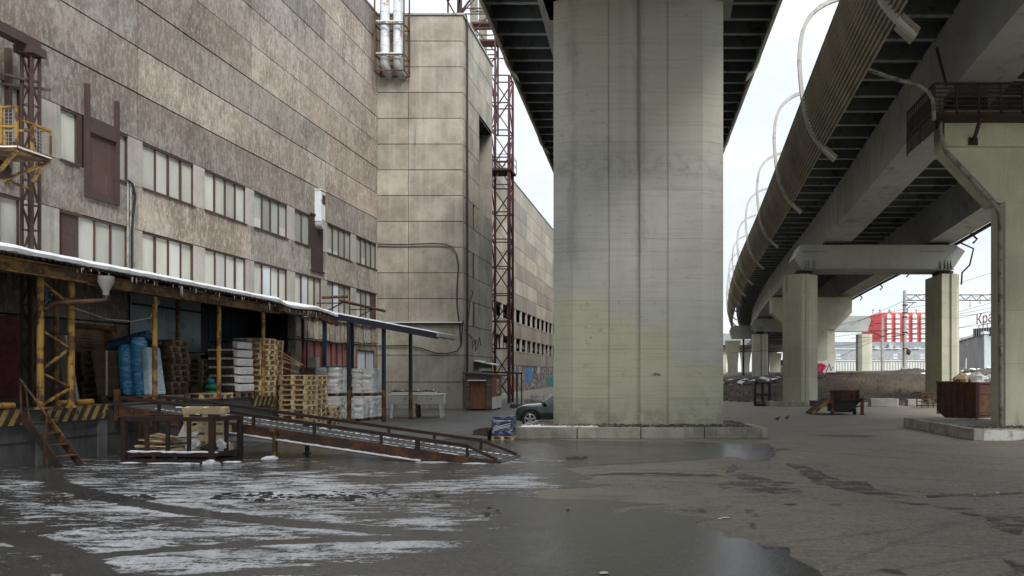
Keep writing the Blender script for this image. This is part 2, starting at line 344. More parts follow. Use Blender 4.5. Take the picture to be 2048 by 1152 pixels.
# ------------------------------------------------------------------ mesh builder
class MB:
    def __init__(s): s.v = []; s.f = []; s.m = []; s.t = []; s.mi = 0; s.ti = 1.0
    def face(s, idx): s.f.append(tuple(idx)); s.m.append(s.mi); s.t.append(s.ti)
    def add(s, pts): b = len(s.v); s.v += [tuple(p) for p in pts]; return b
    def hexa(s, p):
        b = s.add(p)
        for q in ((0, 3, 2, 1), (4, 5, 6, 7), (0, 1, 5, 4), (1, 2, 6, 5), (2, 3, 7, 6), (3, 0, 4, 7)): s.face([b + i for i in q])
        return s
    def box(s, x0, x1, y0, y1, z0, z1):
        return s.hexa([(x0, y0, z0), (x1, y0, z0), (x1, y1, z0), (x0, y1, z0), (x0, y0, z1), (x1, y0, z1), (x1, y1, z1), (x0, y1, z1)])
    def beam(s, p, q, w, h=None, up=(0, 0, 1)):
        h = h or w; p = Vector(p); q = Vector(q); d = (q - p).normalized(); u = Vector(up)
        if abs(d.dot(u)) > .95: u = Vector((0, 1, 0))
        a = d.cross(u).normalized() * w / 2; c = a.cross(d).normalized() * h / 2
        return s.hexa([p - a - c, p + a - c, p + a + c, p - a + c, q - a - c, q + a - c, q + a + c, q - a + c])
    def tube(s, pts, r, n=8, cap=True):
        pts = [Vector(p) for p in pts]; rings = []
        rr = r if isinstance(r, (list, tuple)) else [r] * len(pts)
        ref = Vector((0, 0, 1)); d0 = (pts[1] - pts[0]).normalized()
        if abs(d0.dot(ref)) > .9: ref = Vector((1, 0, 0))
        a = d0.cross(ref).normalized()
        for i, p in enumerate(pts):
            d = (pts[min(i + 1, len(pts) - 1)] - pts[max(i - 1, 0)]).normalized()
            a = (a - d * a.dot(d)).normalized(); c = d.cross(a)
            rings.append(s.add([p + (a * math.cos(k * 2 * math.pi / n) + c * math.sin(k * 2 * math.pi / n)) * rr[i] for k in range(n)]))
        for b, e in zip(rings, rings[1:]):
            for k in range(n): s.face([b + k, b + (k + 1) % n, e + (k + 1) % n, e + k])
        if cap: s.face([rings[0] + k for k in range(n)][::-1]); s.face([rings[-1] + k for k in range(n)])
        return s
    def prism(s, poly, ax, a0, a1):                # polygon in the plane normal to ax, extruded
        def P(u, w, a): return (a, u, w) if ax == 'x' else (u, a, w) if ax == 'y' else (u, w, a)
        n = len(poly); b = s.add([P(u, w, a0) for u, w in poly]); e = s.add([P(u, w, a1) for u, w in poly])
        s.face([b + i for i in range(n)][::-1]); s.face([e + i for i in range(n)])
        for i in range(n): s.face([b + i, b + (i + 1) % n, e + (i + 1) % n, e + i])
        return s
    def rings(s, rs, closed=True, cap=True):
        bs = [s.add(r) for r in rs]; n = len(rs[0])
        for b, e in zip(bs, bs[1:]):
            for k in range(n if closed else n - 1): s.face([b + k, b + (k + 1) % n, e + (k + 1) % n, e + k])
        if cap and closed: s.face([bs[0] + k for k in range(n)][::-1]); s.face([bs[-1] + k for k in range(n)])
        return s
    def blob(s, c, r, n=10, k=7, amp=.15, sd=0, flat=None):
        rx, ry, rz = r if isinstance(r, tuple) else (r, r, r); rs = []
        for i in range(k + 1):
            th = math.pi * i / k * .98 + .01; ring = []
            for j in range(n):
                ph = 2 * math.pi * j / n
                d = Vector((math.sin(th) * math.cos(ph), math.sin(th) * math.sin(ph), -math.cos(th)))
                q = 1 + amp * mnoise.noise(d * 1.8 + Vector((sd * 3.7, sd, 5)))
                ring.append((c[0] + d.x * rx * q, c[1] + d.y * ry * q, c[2] + d.z * rz * q))
            rs.append(ring)
        return s.rings(rs)
    def sheet(s, fn, nu, nv):
        b = s.add([fn(i / nu, j / nv) for j in range(nv + 1) for i in range(nu + 1)])
        for j in range(nv):
            for i in range(nu):
                o = b + j * (nu + 1) + i; s.face([o, o + 1, o + nu + 2, o + nu + 1])
        return s
    def build(s, name, mats, parent=None, loc=None, smooth=False, bevel=0, solid=0):
        o0 = Vector((0, 0, 0)) if loc is None else Vector(loc)
        if parent is not None: o0 = Vector(parent.get('_o', (0, 0, 0)))
        me = bpy.data.meshes.new(name)
        me.from_pydata([tuple(Vector(v) - o0) for v in s.v], [], s.f)
        if not isinstance(mats, (list, tuple)): mats = [mats]
        for k in mats: me.materials.append(M[k] if isinstance(k, str) else k)
        me.polygons.foreach_set('material_index', s.m)
        at_ = me.color_attributes.new('tint', 'FLOAT_COLOR', 'CORNER'); cols = []
        for f, t in zip(s.f, s.t):
            t3 = t if isinstance(t, tuple) else (t, t, t)
            for _ in f: cols += (*t3, 1.0)
        at_.data.foreach_set('color', cols)
        bm = bmesh.new(); bm.from_mesh(me); bmesh.ops.recalc_face_normals(bm, faces=bm.faces); bm.to_mesh(me); bm.free()
        if smooth:
            me.polygons.foreach_set('use_smooth', [True] * len(me.polygons)); me.set_sharp_from_angle(angle=R(42))
        me.update()
        o = bpy.data.objects.new(name, me); COL.objects.link(o)
        if parent is not None: o.parent = parent; o['_o'] = tuple(o0)
        else: o.location = o0; o['_o'] = tuple(o0)
        if solid: k = o.modifiers.new('s', 'SOLIDIFY'); k.thickness = solid
        if bevel: k = o.modifiers.new('b', 'BEVEL'); k.width = bevel; k.segments = 2; k.limit_method = 'ANGLE'
        return o
def tag(o, label, cat, group=None, kind=None):
    if label: o['label'] = label
    if cat: o['category'] = cat
    if group: o['group'] = group
    if kind: o['kind'] = kind
    return o
def thing(name, label, cat, loc=(0, 0, 0), group=None):
    o = bpy.data.objects.new(name, None); COL.objects.link(o); o.location = loc; o['_o'] = tuple(loc)
    o.empty_display_size = .3
    return tag(o, label, cat, group)
def copy_tree(o, parent=None):
    c = o.copy(); COL.objects.link(c)
    if parent is not None: c.parent = parent
    for ch in list(o.children): copy_tree(ch, c)
    return c
def text_mb(body, size, depth, place):             # lettering as a mesh; place maps (u, v, w) to the world
    cu = bpy.data.curves.new('t', 'FONT'); cu.body = body; cu.size = size; cu.extrude = depth; cu.align_x = 'CENTER'; cu.resolution_u = 3
    ob = bpy.data.objects.new('t', cu); COL.objects.link(ob)
    dg = bpy.context.evaluated_depsgraph_get(); me = ob.evaluated_get(dg).to_mesh()
    mb = MB(); b = mb.add([place(*v.co) for v in me.vertices])
    for p in me.polygons: mb.face([b + i for i in p.vertices])
    ob.evaluated_get(dg).to_mesh_clear(); bpy.data.objects.remove(ob); bpy.data.curves.remove(cu)
    return mb
def lattice(mb, x0, x1, y0, y1, z0, z1, step, r=.03, rd=.018):
    cs = [(x0, y0), (x1, y0), (x1, y1), (x0, y1)]
    for x, y in cs: mb.beam((x, y, z0), (x, y, z1), r * 2)
    n = max(1, round((z1 - z0) / step)); st = (z1 - z0) / n
    for k in range(n):
        za, zb = z0 + k * st, z0 + (k + 1) * st
        for i in range(4):
            (ax, ay), (bx, by) = cs[i], cs[(i + 1) % 4]
            if (k + i) % 2: ax, ay, bx, by = bx, by, ax, ay
            mb.beam((ax, ay, za), (bx, by, zb), rd * 2)
            mb.beam((ax, ay, zb), (bx, by, zb), rd * 2)
    return mb
def ragged(poly, amp, seg, sd=0.0, sc=1.2):
    out = []
    for (ax, ay), (bx, by) in zip(poly, poly[1:] + poly[:1]):
        L = math.hypot(bx - ax, by - ay); n = max(1, int(L / seg))
        for k in range(n):
            x, y = lerp(ax, bx, k / n), lerp(ay, by, k / n); a = min(amp, L * .4)
            dx = dy = 0
            for o in range(4):
                f = sc * 2 ** o; g = a / 1.7 ** o
                dx += g * mnoise.noise(Vector((x * f, y * f, sd))); dy += g * mnoise.noise(Vector((x * f, y * f, sd + 9)))
            out.append((x + dx, y + dy))
    return out
def patch(name, poly, z, mat, kind='structure'):
    mb = MB(); b = mb.add([(x, y, z) for x, y in poly]); mb.face(range(b, b + len(poly)))
    o = mb.build(name, mat); o['kind'] = kind
    return o

# ------------------------------------------------------------------ camera, light, sky
cam = bpy.data.cameras.new('camera'); co = bpy.data.objects.new('camera', cam); COL.objects.link(co)
co.location = (0, 0, EYE); co.rotation_euler = (R(90), 0, 0)
cam.sensor_width = 36; cam.lens = F / 2048 * 36; cam.shift_x = (1024 - PX) / 2048; cam.shift_y = (PY - 576) / 2048
cam.clip_end = 5000; cam.clip_start = .05; SC.camera = co
SUN_EL, SUN_AZ = R(45), R(147)                     # azimuth clockwise from +Y
sun = bpy.data.lights.new('sun', 'SUN'); so = bpy.data.objects.new('sun', sun); COL.objects.link(so)
sun.energy = 1.65; sun.angle = R(24); sun.color = (1, .965, .92)
sd = Vector((math.sin(SUN_AZ) * math.cos(SUN_EL), math.cos(SUN_AZ) * math.cos(SUN_EL), math.sin(SUN_EL)))
so.rotation_euler = sd.to_track_quat('Z', 'Y').to_euler(); so.location = (30, -20, 60)
W = bpy.data.worlds.new('World'); SC.world = W; W.use_nodes = True
wn, wl = W.node_tree.nodes, W.node_tree.links
bg = wn['Background']; bg.inputs['Strength'].default_value = .11
sky = wn.new('ShaderNodeTexSky'); sky.sky_type = 'NISHITA'; sky.sun_disc = False
sky.sun_elevation = SUN_EL; sky.sun_rotation = SUN_AZ
tc = wn.new('ShaderNodeTexCoord'); mp = wn.new('ShaderNodeMapping'); mp.inputs['Scale'].default_value = (1, 1, 2.2)
nz = wn.new('ShaderNodeTexNoise'); nz.inputs['Scale'].default_value = 1.7; nz.inputs['Detail'].default_value = 5
rp = wn.new('ShaderNodeMapRange'); rp.inputs['From Min'].default_value = .35; rp.inputs['From Max'].default_value = .65
rp.inputs['To Min'].default_value = .58; rp.inputs['To Max'].default_value = .98
cl = wn.new('ShaderNodeMix'); cl.data_type = 'RGBA'; cl.inputs[7].default_value = (1, 1, 1, 1)
wl.new(tc.outputs['Generated'], mp.inputs[0]); wl.new(mp.outputs[0], nz.inputs['Vector']); wl.new(nz.outputs['Fac'], rp.inputs[0])
# overcast veil, brighter towards the zenith
sx = wn.new('ShaderNodeSeparateXYZ'); wl.new(tc.outputs['Generated'], sx.inputs[0])
gr = wn.new('ShaderNodeMapRange'); gr.interpolation_type = 'SMOOTHSTEP'
for k_, v_ in (('From Min', .30), ('From Max', .95), ('To Min', 3.9), ('To Max', 14.5)): gr.inputs[k_].default_value = v_
wl.new(sx.outputs[2], gr.inputs['Value'])
vc = wn.new('ShaderNodeMix'); vc.data_type = 'RGBA'; vc.blend_type = 'MULTIPLY'; vc.inputs[0].default_value = 1
vc.inputs[6].default_value = (.96, 1.0, 1.045, 1); n2_ = wn.new('ShaderNodeTexNoise'); n2_.inputs['Scale'].default_value = 2.6; n2_.inputs['Detail'].default_value = 6; n2_.inputs['Roughness'].default_value = .55
wl.new(mp.outputs[0], n2_.inputs['Vector'])
m2_ = wn.new('ShaderNodeMapRange')
for k_, v_ in (('From Min', .35), ('From Max', .68), ('To Min', .86), ('To Max', 1.12)): m2_.inputs[k_].default_value = v_
wl.new(n2_.outputs['Fac'], m2_.inputs['Value'])
m3_ = wn.new('ShaderNodeMath'); m3_.operation = 'MULTIPLY'; wl.new(gr.outputs['Result'], m3_.inputs[0]); wl.new(m2_.outputs['Result'], m3_.inputs[1])
wl.new(m3_.outputs[0], vc.inputs[7]); wl.new(vc.outputs[2], cl.inputs[7])
wl.new(rp.outputs[0], cl.inputs[0]); wl.new(sky.outputs[0], cl.inputs[6]); wl.new(cl.outputs[2], bg.inputs['Color'])
SC.view_settings.view_transform = 'Standard'; SC.view_settings.look = 'None'; SC.view_settings.exposure = 1.22; SC.view_settings.gamma = 1
# ------------------------------------------------------------------ the yard
g = MB(); g.sheet(lambda u, v: (lerp(-1500, 1500, u), lerp(-60, 2600, v), 0), 6, 6)
g.build('yard_asphalt', 'asphalt')['kind'] = 'structure'
wet = [gp(*p) for p in ((1534, 887), (1549, 899), (1551, 911), (1534, 921), (1500, 923), (1474, 914), (1400, 920), (1320, 925), (1249, 930), (1160, 934), (1124, 936), (1150, 945), (1192, 957),
       (1150, 961), (1180, 967), (1228, 971), (1170, 976), (1089, 978), (1066, 993), (1100, 998), (1189, 1000), (1260, 1003), (1330, 1008), (1262, 1012), (1225, 1022), (1232, 1027), (1264, 1017),
       (1304, 1017), (1330, 1024), (1352, 1029), (1404, 1032), (1440, 1036), (1384, 1047), (1400, 1056), (1439, 1063), (1455, 1075), (1499, 1080), (1530, 1095), (1579, 1098), (1605, 1122), (1618, 1136), (1640, 1154))]
wet += [(1.2, 4.5), (-1, 1.5), (-30, 1.5), (-30, 22), (-14.2, 22.5), (-11, 21.6), (-8.5, 22.2), (-6.6, 23.4), (-5.6, 23.0), (-4.9, 22.8)]
patch('damp_yard', ragged([(-16.5, 19), (-4.9, 20), (-4.8, 26.5), (-6.0, 33), (-6.5, 44), (-8.5, 58), (-16.5, 60)], .3, .25, 60), .0025, 'greyasphalt')
patch('wet_asphalt', ragged(wet, .14, .09, 3.1), .004, 'wet')
k = 0
for poly in (((1434, 966), (1480, 962), (1530, 972), (1610, 980), (1610, 986), (1540, 987), (1450, 983)), ((1453, 936), (1472, 928), (1476, 944), (1520, 955), (1590, 968), (1560, 975), (1500, 966), (1460, 950)),
             ((1570, 927), (1605, 930), (1640, 948), (1690, 962), (1735, 965), (1760, 980), (1830, 995), (1800, 998), (1700, 985), (1640, 968), (1600, 950)),
             ((1356, 1018), (1400, 1015), (1435, 1020), (1415, 1025), (1365, 1024)), ((1490, 1018), (1510, 1017), (1512, 1030), (1520, 1042), (1508, 1040), (1494, 1032)), ((1495, 1046), (1515, 1046), (1526, 1062), (1512, 1058)),
             ((1640, 1010), (1690, 1008), (1680, 1015)), ((1560, 1010), (1600, 1009), (1590, 1014)), ((1512, 1083), (1560, 1092), (1580, 1098), (1530, 1097)), ((1900, 1026), (1950, 1025), (1955, 1033)),
             ((1960, 1030), (2048, 1035), (2060, 1075), (2010, 1065), (1975, 1045)), ((1760, 1138), (1800, 1140), (1815, 1152), (1775, 1150)), ((1150, 952), (1260, 945), (1440, 948), (1500, 957), (1420, 955), (1280, 951)),
             ((1540, 898), (1570, 897), (1580, 901), (1550, 903)), ((1620, 872), (1700, 869), (1760, 873), (1690, 875)), ((1760, 1000), (1860, 1010), (1960, 1020), (1900, 1018), (1800, 1008)), ((2010, 1120), (2060, 1130), (2060, 1160), (2030, 1150)),
             ((1840, 990), (2050, 985), (2050, 989), (1850, 996))):
    patch('damp_patch', ragged([gp(*p) for p in poly], .14, .06, 20 + k), .006 + .0003 * k, 'damp'); k += 1
patch('puddle', ragged([gp(*p) for p in ((940, 862), (1000, 852), (1020, 860), (985, 874), (950, 870))], .2, .1, 43), .014, 'puddle')

# ------------------------------------------------------------------ factory building (wall plane at x = -16.8)
WX = -16.8
def wy(x): return F * 16.8 / (PX - x)
fb = thing('factory_building', 'long panel concrete factory wall with two window strips on the left', 'building', (-20, 30, 0))
JY = [-2.0, 4.2, 10.45, 16.7, 22.9, 29.1, 35.35, 41.6]
ZJ = [9.45 + 1.4611 * i for i in range(10)]        # up to the 22.6 m parapet
wall = MB()
def panel(mb, y0, y1, z0, z1, gap=.022, xo=None, t=None):
    mb.mi = 0; mb.ti = t or rnd(.74, 1.18); k = rnd(.96, 1.03); mb.ti = (mb.ti * k, mb.ti, mb.ti * (2 - k))
    mb.box(WX - .35, WX + rnd(-.012, .012), y0 + gap, y1 - gap, z0 + gap, z1 - gap); mb.ti = 1
for a, b in zip(JY, JY[1:]):
    for c, d in zip(ZJ, ZJ[1:]): panel(wall, a, b, c, d)
    panel(wall, a, b, 6.6, 7.98)
    if not 22 < a < 30: panel(wall, a, b, 3.6, 5.05)
panel(wall, 22.9, 26.0, 3.6, 5.05); panel(wall, 32.5, 35.35, 3.6, 5.05); panel(wall, 26.0, 32.5, 4.7, 5.05)
panel(wall, -2, 20.45, 0, 3.6, t=.3); panel(wall, 21.95, 26, 0, 3.6, t=.5); panel(wall, 20.45, 21.95, 3.45, 3.6); panel(wall, 32.5, 41.6, 0, 1.2)  # low tints behind the dock paint the canopy's shade into the panels
panel(wall, 32.5, 32.95, 1.2, 3.6); panel(wall, 35.1, 35.5, 1.2, 3.6); panel(wall, 37.9, 38.75, 1.2, 3.6); panel(wall, 41.25, 41.6, 1.2, 3.6); panel(wall, 38.75, 41.25, 3.3, 3.6)
for i in range(16):                                  # battens on the strip above the red windows
    y = 33 + i * .55; wall.ti = .7; wall.box(WX - .02, WX + .03, y, y + .05, 3.7, 4.9)
wall.ti = 1; wall.mi = 1
wall.box(WX - .5, WX - .05, -2, 41.6, 9.45, 22.55); wall.box(WX - .5, WX - .05, -2, 41.6, 6.58, 8.0)
def pier(y0, y1, z0, z1): wall.mi = 2; wall.ti = rnd(.86, 1.06); wall.box(WX - .3, WX - .012, y0 + .004, y1 - .004, z0, z1); wall.ti = 1
WIN = []
def window(y0, y1, z0, z1, panes, door=False, sub='window'):
    f = MB(); fr = .042
    for za, zb in ((z0, z0 + fr), (z1 - fr * 1.4, z1)): f.box(WX - .14, WX - .02, y0, y1, za, zb)
    n = len(panes); st = (y1 - y0) / n
    for i in range(n + 1):
        y = y0 + i * st; w = fr * .62 if 0 < i < n else fr
        f.box(WX - .13, WX - .03, max(y0, y - w / 2), min(y1, y + w / 2), z0 + fr, z1 - fr * 1.4)
    f.box(WX - .03, WX + .05, y0 - .03, y1 + .03, z0 - .045, z0 - .003)
    o = f.build(sub, 'frame', fb)
    p = MB(); mats = ['glass', 'glassdk', 'milk', 'brown', 'whitewin', 'pinkpane', 'dark']
    for i, c in enumerate(panes):
        if c == '.': continue
        p.mi = 'gdmbwrk'.index(c); p.ti = rnd(.72, 1.14); x = WX - .075 if c in 'mbw' else WX - .1
        x += rnd(-.006, .006); k = rnd(-.012, .012)
        a, b = y0 + i * st + .012, y0 + (i + 1) * st - .012
        p.hexa([(x - .03, a, z0 + .02), (x + k, a, z0 + .02), (x - k, b, z0 + .02), (x - .03, b, z0 + .02), (x - .03, a, z1 - .02), (x + k, a, z1 - .02), (x - k, b, z1 - .02), (x - .03, b, z1 - .02)])
        if c in 'gd' and rnd(0, 1) < .3:              # something pale standing behind the lower pane
            p.mi = 2; p.box(x + .016, x + .022, a + .03, b - .06, z0 + .04, z0 + rnd(.2, .5))
    p.build('pane', mats, o)
UP = [(-330, -60, 'gggg'), (5, 43, 'g'), (122, 157, 'g'), (236, 257, 'g'), (286, 388, 'gggg'), (410, 492, 'gggg'), (509, 575, 'dddd'), (590, 620, 'dd'), (655, 702, 'dddd'), (713, 753, 'dddd')]
LO = [(-330, -60, 'gggg'), (-40, 41, 'gg'), (158, 255, 'mgm'), (286, 388, 'ggmg'), (411, 492, 'gmgg'), (509, 575, 'gwgg'), (591, 643, 'gwgg'), (655, 702, 'dwdd'), (713, 753, 'dddb')]
for row, z0, z1 in ((UP, 7.98, 9.45), (LO, 5.05, 6.6)):
    prev = -2.0
    for x0, x1, p in row:
        a, b = wy(x0), wy(x1)
        if z0 > 7 and x0 == 122: b = wy(166)
        if a - prev > .05: pier(prev, a, z0, z1)
        window(a, wy(x1), z0, z1, p)
        if z0 > 7 and x0 == 122: prev = wy(233)
        elif z0 > 7 and x0 == 590: prev = wy(646)
        elif z0 < 7 and x0 == -40: pier(b, wy(120), z0, z1); prev = wy(158)
        else: prev = b
    pier(prev, 41.6, z0, z1)
wall.mi = 1; wall.box(WX - .6, WX - .36, -2, 41.6, 4.9, 9.6)
wall.build('wall', ['facade', 'joint', 'pier_w'], fb)
rf = MB(); rf.box(WX - 30, WX + .06, -2, 165, 22.62, 22.72); rf.box(WX - 30, WX - .6, -2, 165, 22.0, 22.6); rf.build('roof', 'greypipe', fb)
bk = MB(); bk.box(WX - 30, WX - 29.6, -2, 165, 0, 22); bk.box(WX - 29.6, WX - .6, 164.6, 165, 0, 22); bk.box(WX - 29.6, WX - .6, -2, -1.6, 0, 22); bk.build('rear_wall', 'farwall', fb)
# dark steel doors hung in the window strips
def steel_door(y0, y1, z0, z1, mat, seams=1, out=.04):
    d = MB(); d.box(WX - .12, WX + out - .03, y0, y1, z0, z1)
    for i in range(1, seams + 1): y = lerp(y0, y1, i / (seams + 1)); d.box(WX + out - .03, WX + out - .02, y - .012, y + .012, z0 + .06, z1 - .06)
    for za, zb in ((z0 - .08, z0), (z1, z1 + .08)): d.box(WX - .1, WX + out + .03, y0 - .06, y1 + .06, za, zb)
    return d.build('door', mat, fb)
steel_door(wy(622), wy(646), 6.95, 9.5, 'rustdk', 2)
steel_door(wy(121) + .05, wy(158) - .03, 5.0, 6.52, 'brown', 0)
d = MB(); d.box(WX - .1, WX - .02, wy(158), wy(166), 7.98, 9.45); d.build('door', 'brown', fb)
d = MB()                                             # goods door with tall guide posts
ya, yb = wy(171), wy(231)
for y in (ya, yb): d.box(WX - .02, WX + .1, y - .05, y + .05, 7.15, 10.4 if y == ya else 10.3)
d.box(WX - .02, WX + .08, ya + .05, yb - .05, 9.05, 9.5); d.box(WX - .02, WX + .08, ya + .05, yb - .05, 7.15, 7.32)
d.build('door_frame', 'brown', fb)
d = MB(); d.ti = 1.3; d.box(WX - .02, WX + .0, ya + .05, ya + .75, 7.32, 9.05); d.box(WX - .02, WX + .008, ya + .765, yb - .05, 7.32, 9.05); d.build('door', 'brown', fb)
d = MB(); y = wy(12); d.box(WX, WX + .12, y - .05, y + .05, 6.9, 10.3); d.build('door_frame', 'brown', fb)
# ground floor behind the loading dock
d = MB(); d.box(WX - .25, WX - .2, 20.45, 21.95, 1.28, 3.45)
for i in range(26): z = 1.3 + i * .082; d.tube([(WX - .2, 20.47, z), (WX - .2, 21.93, z)], .034, 6)
d.ti = 1; d.build('roller_shutter', 'woodold', fb)
d = MB(); d.box(WX - .18, WX + .06, 21.75, 21.95, 1.28, 3.4); d.box(WX - .18, WX + .06, 20.4, 21.95, 3.38, 3.5); d.build('door_frame', 'yellowdk', fb)
d = MB(); d.box(WX, WX + .06, 16.9, 18.62, 1.45, 3.5)
for y in (17.5, 18.1): d.box(WX + .06, WX + .075, y, y + .03, 1.5, 3.45)
d.build('door', 'redpaint', fb)
d = MB(); pts = []
for i in range(57): y = 22.45 + i * .06; pts.append((WX + .09 + (.035 if i % 2 else 0), y))
b0 = [(x, y, 2.5) for x, y in pts]; b1 = [(x, y, 4.75) for x, y in pts]
b = d.add(b0); e = d.add(b1)
for i in range(len(pts) - 1): d.face([b + i, b + i + 1, e + i + 1, e + i])
d.build('corrugated_sheet', 'bluecorr', fb, solid=.01)
d = MB()
for z in (2.75, 4.2): d.box(WX + .14, WX + .2, 22.45, 25.8, z, z + .06)
d.build('sheet_rail', 'rustdk', fb)
d = MB()                                             # open loading bay running into the building
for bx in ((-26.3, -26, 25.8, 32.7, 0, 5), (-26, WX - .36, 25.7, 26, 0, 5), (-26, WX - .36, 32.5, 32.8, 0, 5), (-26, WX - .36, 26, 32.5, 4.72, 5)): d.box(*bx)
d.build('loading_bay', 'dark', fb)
d = MB()
for i in range(26): d.box(-19.0 + (i % 2) * .03, -18.95 + (i % 2) * .03, 26 + i * .25, 26.25 + i * .25, 2.9, 4.72)
d.build('bay_sheet', 'bayblue', fb)
d = MB(); d.box(WX - .3, WX - .2, 31.2, 32.5, .0, 3.0); d.build('door', 'redpaint', fb)
window(32.95, 35.1, 2.3, 3.6, 'rrr'); window(35.5, 37.9, 2.3, 3.6, 'rrrr'); window(38.95, 41.25, 1.3, 3.3, 'ww')
d = MB(); d.box(WX - .3, WX - .04, 32.95, 37.9, 1.2, 2.24); d.build('window_panel', 'redpaint', fb)
d = MB(); d.box(WX - .3, WX + .02, 38.76, 38.93, 1.2, 3.3); d.build('brick_jamb', 'brick', fb)
mb = text_mb('08', .85, .004, lambda u, v, w: (WX + .036 + w, 40.1 + u * .9, 3.75 + v * 1.15)); mb.build('painted_number', 'milk', fb)
for k in range(5):                                   # slack cables stapled to the lower wall
    pts = [(WX + .05, lerp(32.6, 41.3, i / 24), 4.85 - k * .04 - .12 * abs(math.sin(i * (.7 + k * .13))) + .03 * mnoise.noise(Vector((i, k, 0)))) for i in range(25)]
    MB().tube(pts, .017, 5).build('cable', 'milk' if k < 3 else 'black', fb)
MB().tube([(WX + .05, lerp(32.6, 41.5, i / 20), 3.72 - .06 * math.sin(i * .9) - (.1 if 3 < i < 14 else 0)) for i in range(21)], .028, 6).build('cable', 'black', fb)

# the same facade beyond the tower, glass gone
fw = MB(); FJ = [48.6, 54.1, 60.3, 66.5, 72.7, 78.9, 85.1, 91.3, 97.5, 103.7, 109.9, 116.1, 122.3, 128.5, 134.7, 140.9, 147.1, 153.3, 165]
for a, b in zip(FJ, FJ[1:]):
    for z0, z1 in [(9.0 + 1.7 * i, 9.0 + 1.7 * (i + 1)) for i in range(8)]: panel(fw, a, b, z0, z1, .02)
    for z0, z1 in ((5.85, 7.55), (2.85, 4.4)): panel(fw, a, (a + b) / 2, z0, z1, .02); panel(fw, (a + b) / 2, b, z0, z1, .02)
    fw.mi = 2; fw.box(WX - .3, WX - .05, a, b, 0, 2.85)
    for z0, z1 in ((7.55, 9.0), (4.4, 5.85)):
        for y in (a, (a + b) / 2): fw.mi = 3; fw.box(WX - .2, WX + .01, y - .13, y + .2, z0, z1)
        fw.mi = 3; fw.box(WX - .2, WX + .03, a, b, z0 - .03, z0 + .05)
fw.mi = 1; fw.box(WX - .5, WX - .06, 48.6, 165, 9.02, 22.55); fw.box(WX - 9, WX - 8.6, 48.6, 165, 0, 22); fw.box(WX - 8.6, WX - .4, 48.6, 165, 9.3, 9.5); fw.box(WX - 8.6, WX - .4, 48.6, 165, 6.0, 6.3)
for i in range(16):                                   # pale plates painted in for sky showing through the openings
    y = 56 + i * 3.1; fw.mi = 3; fw.box(WX - .4, WX - .38, y + rnd(.3, .8), y + rnd(.9, 1.7), 4.5 + rnd(0, .4), 5.2 + rnd(0, .5))
fw.build('wall', ['farwall', 'dark', 'graff', 'pier_w'], fb)
for (y0, y1, z0, z1, c, s) in ((85, 88.5, .9, 2.75, (.05, .22, .46), 1), (76.5, 79, .3, 1.6, (.5, .12, .03), 2), (100, 105, .2, 1.6, (.03, .26, .23), 3), (92, 94, 2.0, 4.2, (.5, .5, .47), 4), (69, 72, 1.0, 2.6, (.36, .33, .10), 5)):
    nm = 'graffiti_patch_%d' % s; m = NT(nm); M[nm] = m.out(m.mix(m.step(m.noise(1.6, 4, .6, dist=1.5), .50, .58), c, tuple(x * .35 + .02 for x in c)), .8)
    q = ragged([(y0, z0), (y1, z0 + .1), (y1 - .2, z1), (y0 + .1, z1 - .1)], .25, .25, s)
    MB().prism(q, 'x', WX - .06, WX - .042).build('graffiti_patch', nm, fb)

# ------------------------------------------------------------------ stair tower
TX, TY0, TY1 = -11.9, 41.6, 48.6
tw = thing('stair_tower', 'tall pale concrete panel tower projecting from the factory wall', 'tower', (-14.3, 45, 0))
t = MB(); TZ = [22.6 - 1.478 * i for i in range(12)]; TZ = TZ[::-1]
TZ = [0, 1.55, 3.1, 4.87] + [z for z in TZ if z > 5.5]
def tp(x0, x1, y0, y1, z0, z1): k = rnd(.8, 1.1); t.mi = 0; t.ti = (k * rnd(.985, 1.02), k, k * rnd(.95, 1.0)); t.box(x0, x1, y0, y1, z0, z1); t.ti = 1
for i, (c, d) in enumerate(zip(TZ, TZ[1:])):
    gpz = .02
    if c < 4: tp(WX, TX, TY0 + rnd(-.01, .01), TY0 + .4, c + gpz, d - gpz)
    else:
        tp(WX, -15.03, TY0 + rnd(-.012, .012), TY0 + .4, c + gpz, d - gpz); tp(-15.0, TX, TY0 + rnd(-.012, .012), TY0 + .4, c + gpz, d - gpz)
    for y0, y1 in ((42.0, 43.75), (43.75, 45.2), (45.2, 46.9), (46.9, 48.6)):
        if c > 11.9 and c < 17.6 and y0 > 45: continue
        if y0 == 43.75 and i % 2 == 1 and 4 < c < 13:
            tp(TX - .4, TX, y0 + .45, y1 - .02, c + gpz, d - gpz); tp(TX - .4, TX - .02, y0, y0 + .05, c + gpz, d - gpz); continue
        tp(TX - .4, TX + rnd(-.012, .012), y0 + .012, y1 - .012, c + gpz, d - gpz)
t.mi = 1; t.box(WX, TX - .06, TY0 + .06, 45.1, 0, 22.5); t.box(WX, TX - 1.2, 45.1, 48.5, 0, 22.5); t.box(TX - 1.2, TX - .06, 45.1, 48.5, 0, 11.8); t.box(TX - 1.2, TX - .06, 45.1, 48.5, 18.0, 22.5)
t.mi = 0; t.ti = .8; t.box(WX, TX - .02, 48.52, 48.6, 0, 22.5)
t.build('wall', ['tower', 'joint'], tw)
t = MB(); t.box(WX - .02, TX + .08, TY0 - .08, TY1 + .05, 22.6, 22.7); t.build('roof_coping', 'greypipe', tw)
t = MB()
for i in range(14): t.box(TX - 1.15, TX - .9 + (i % 2) * .05, 45.2 + i * .235, 45.43 + i * .235, 11.9, 17.9)
t.build('louvre', 'rustdk', tw)
t = MB()
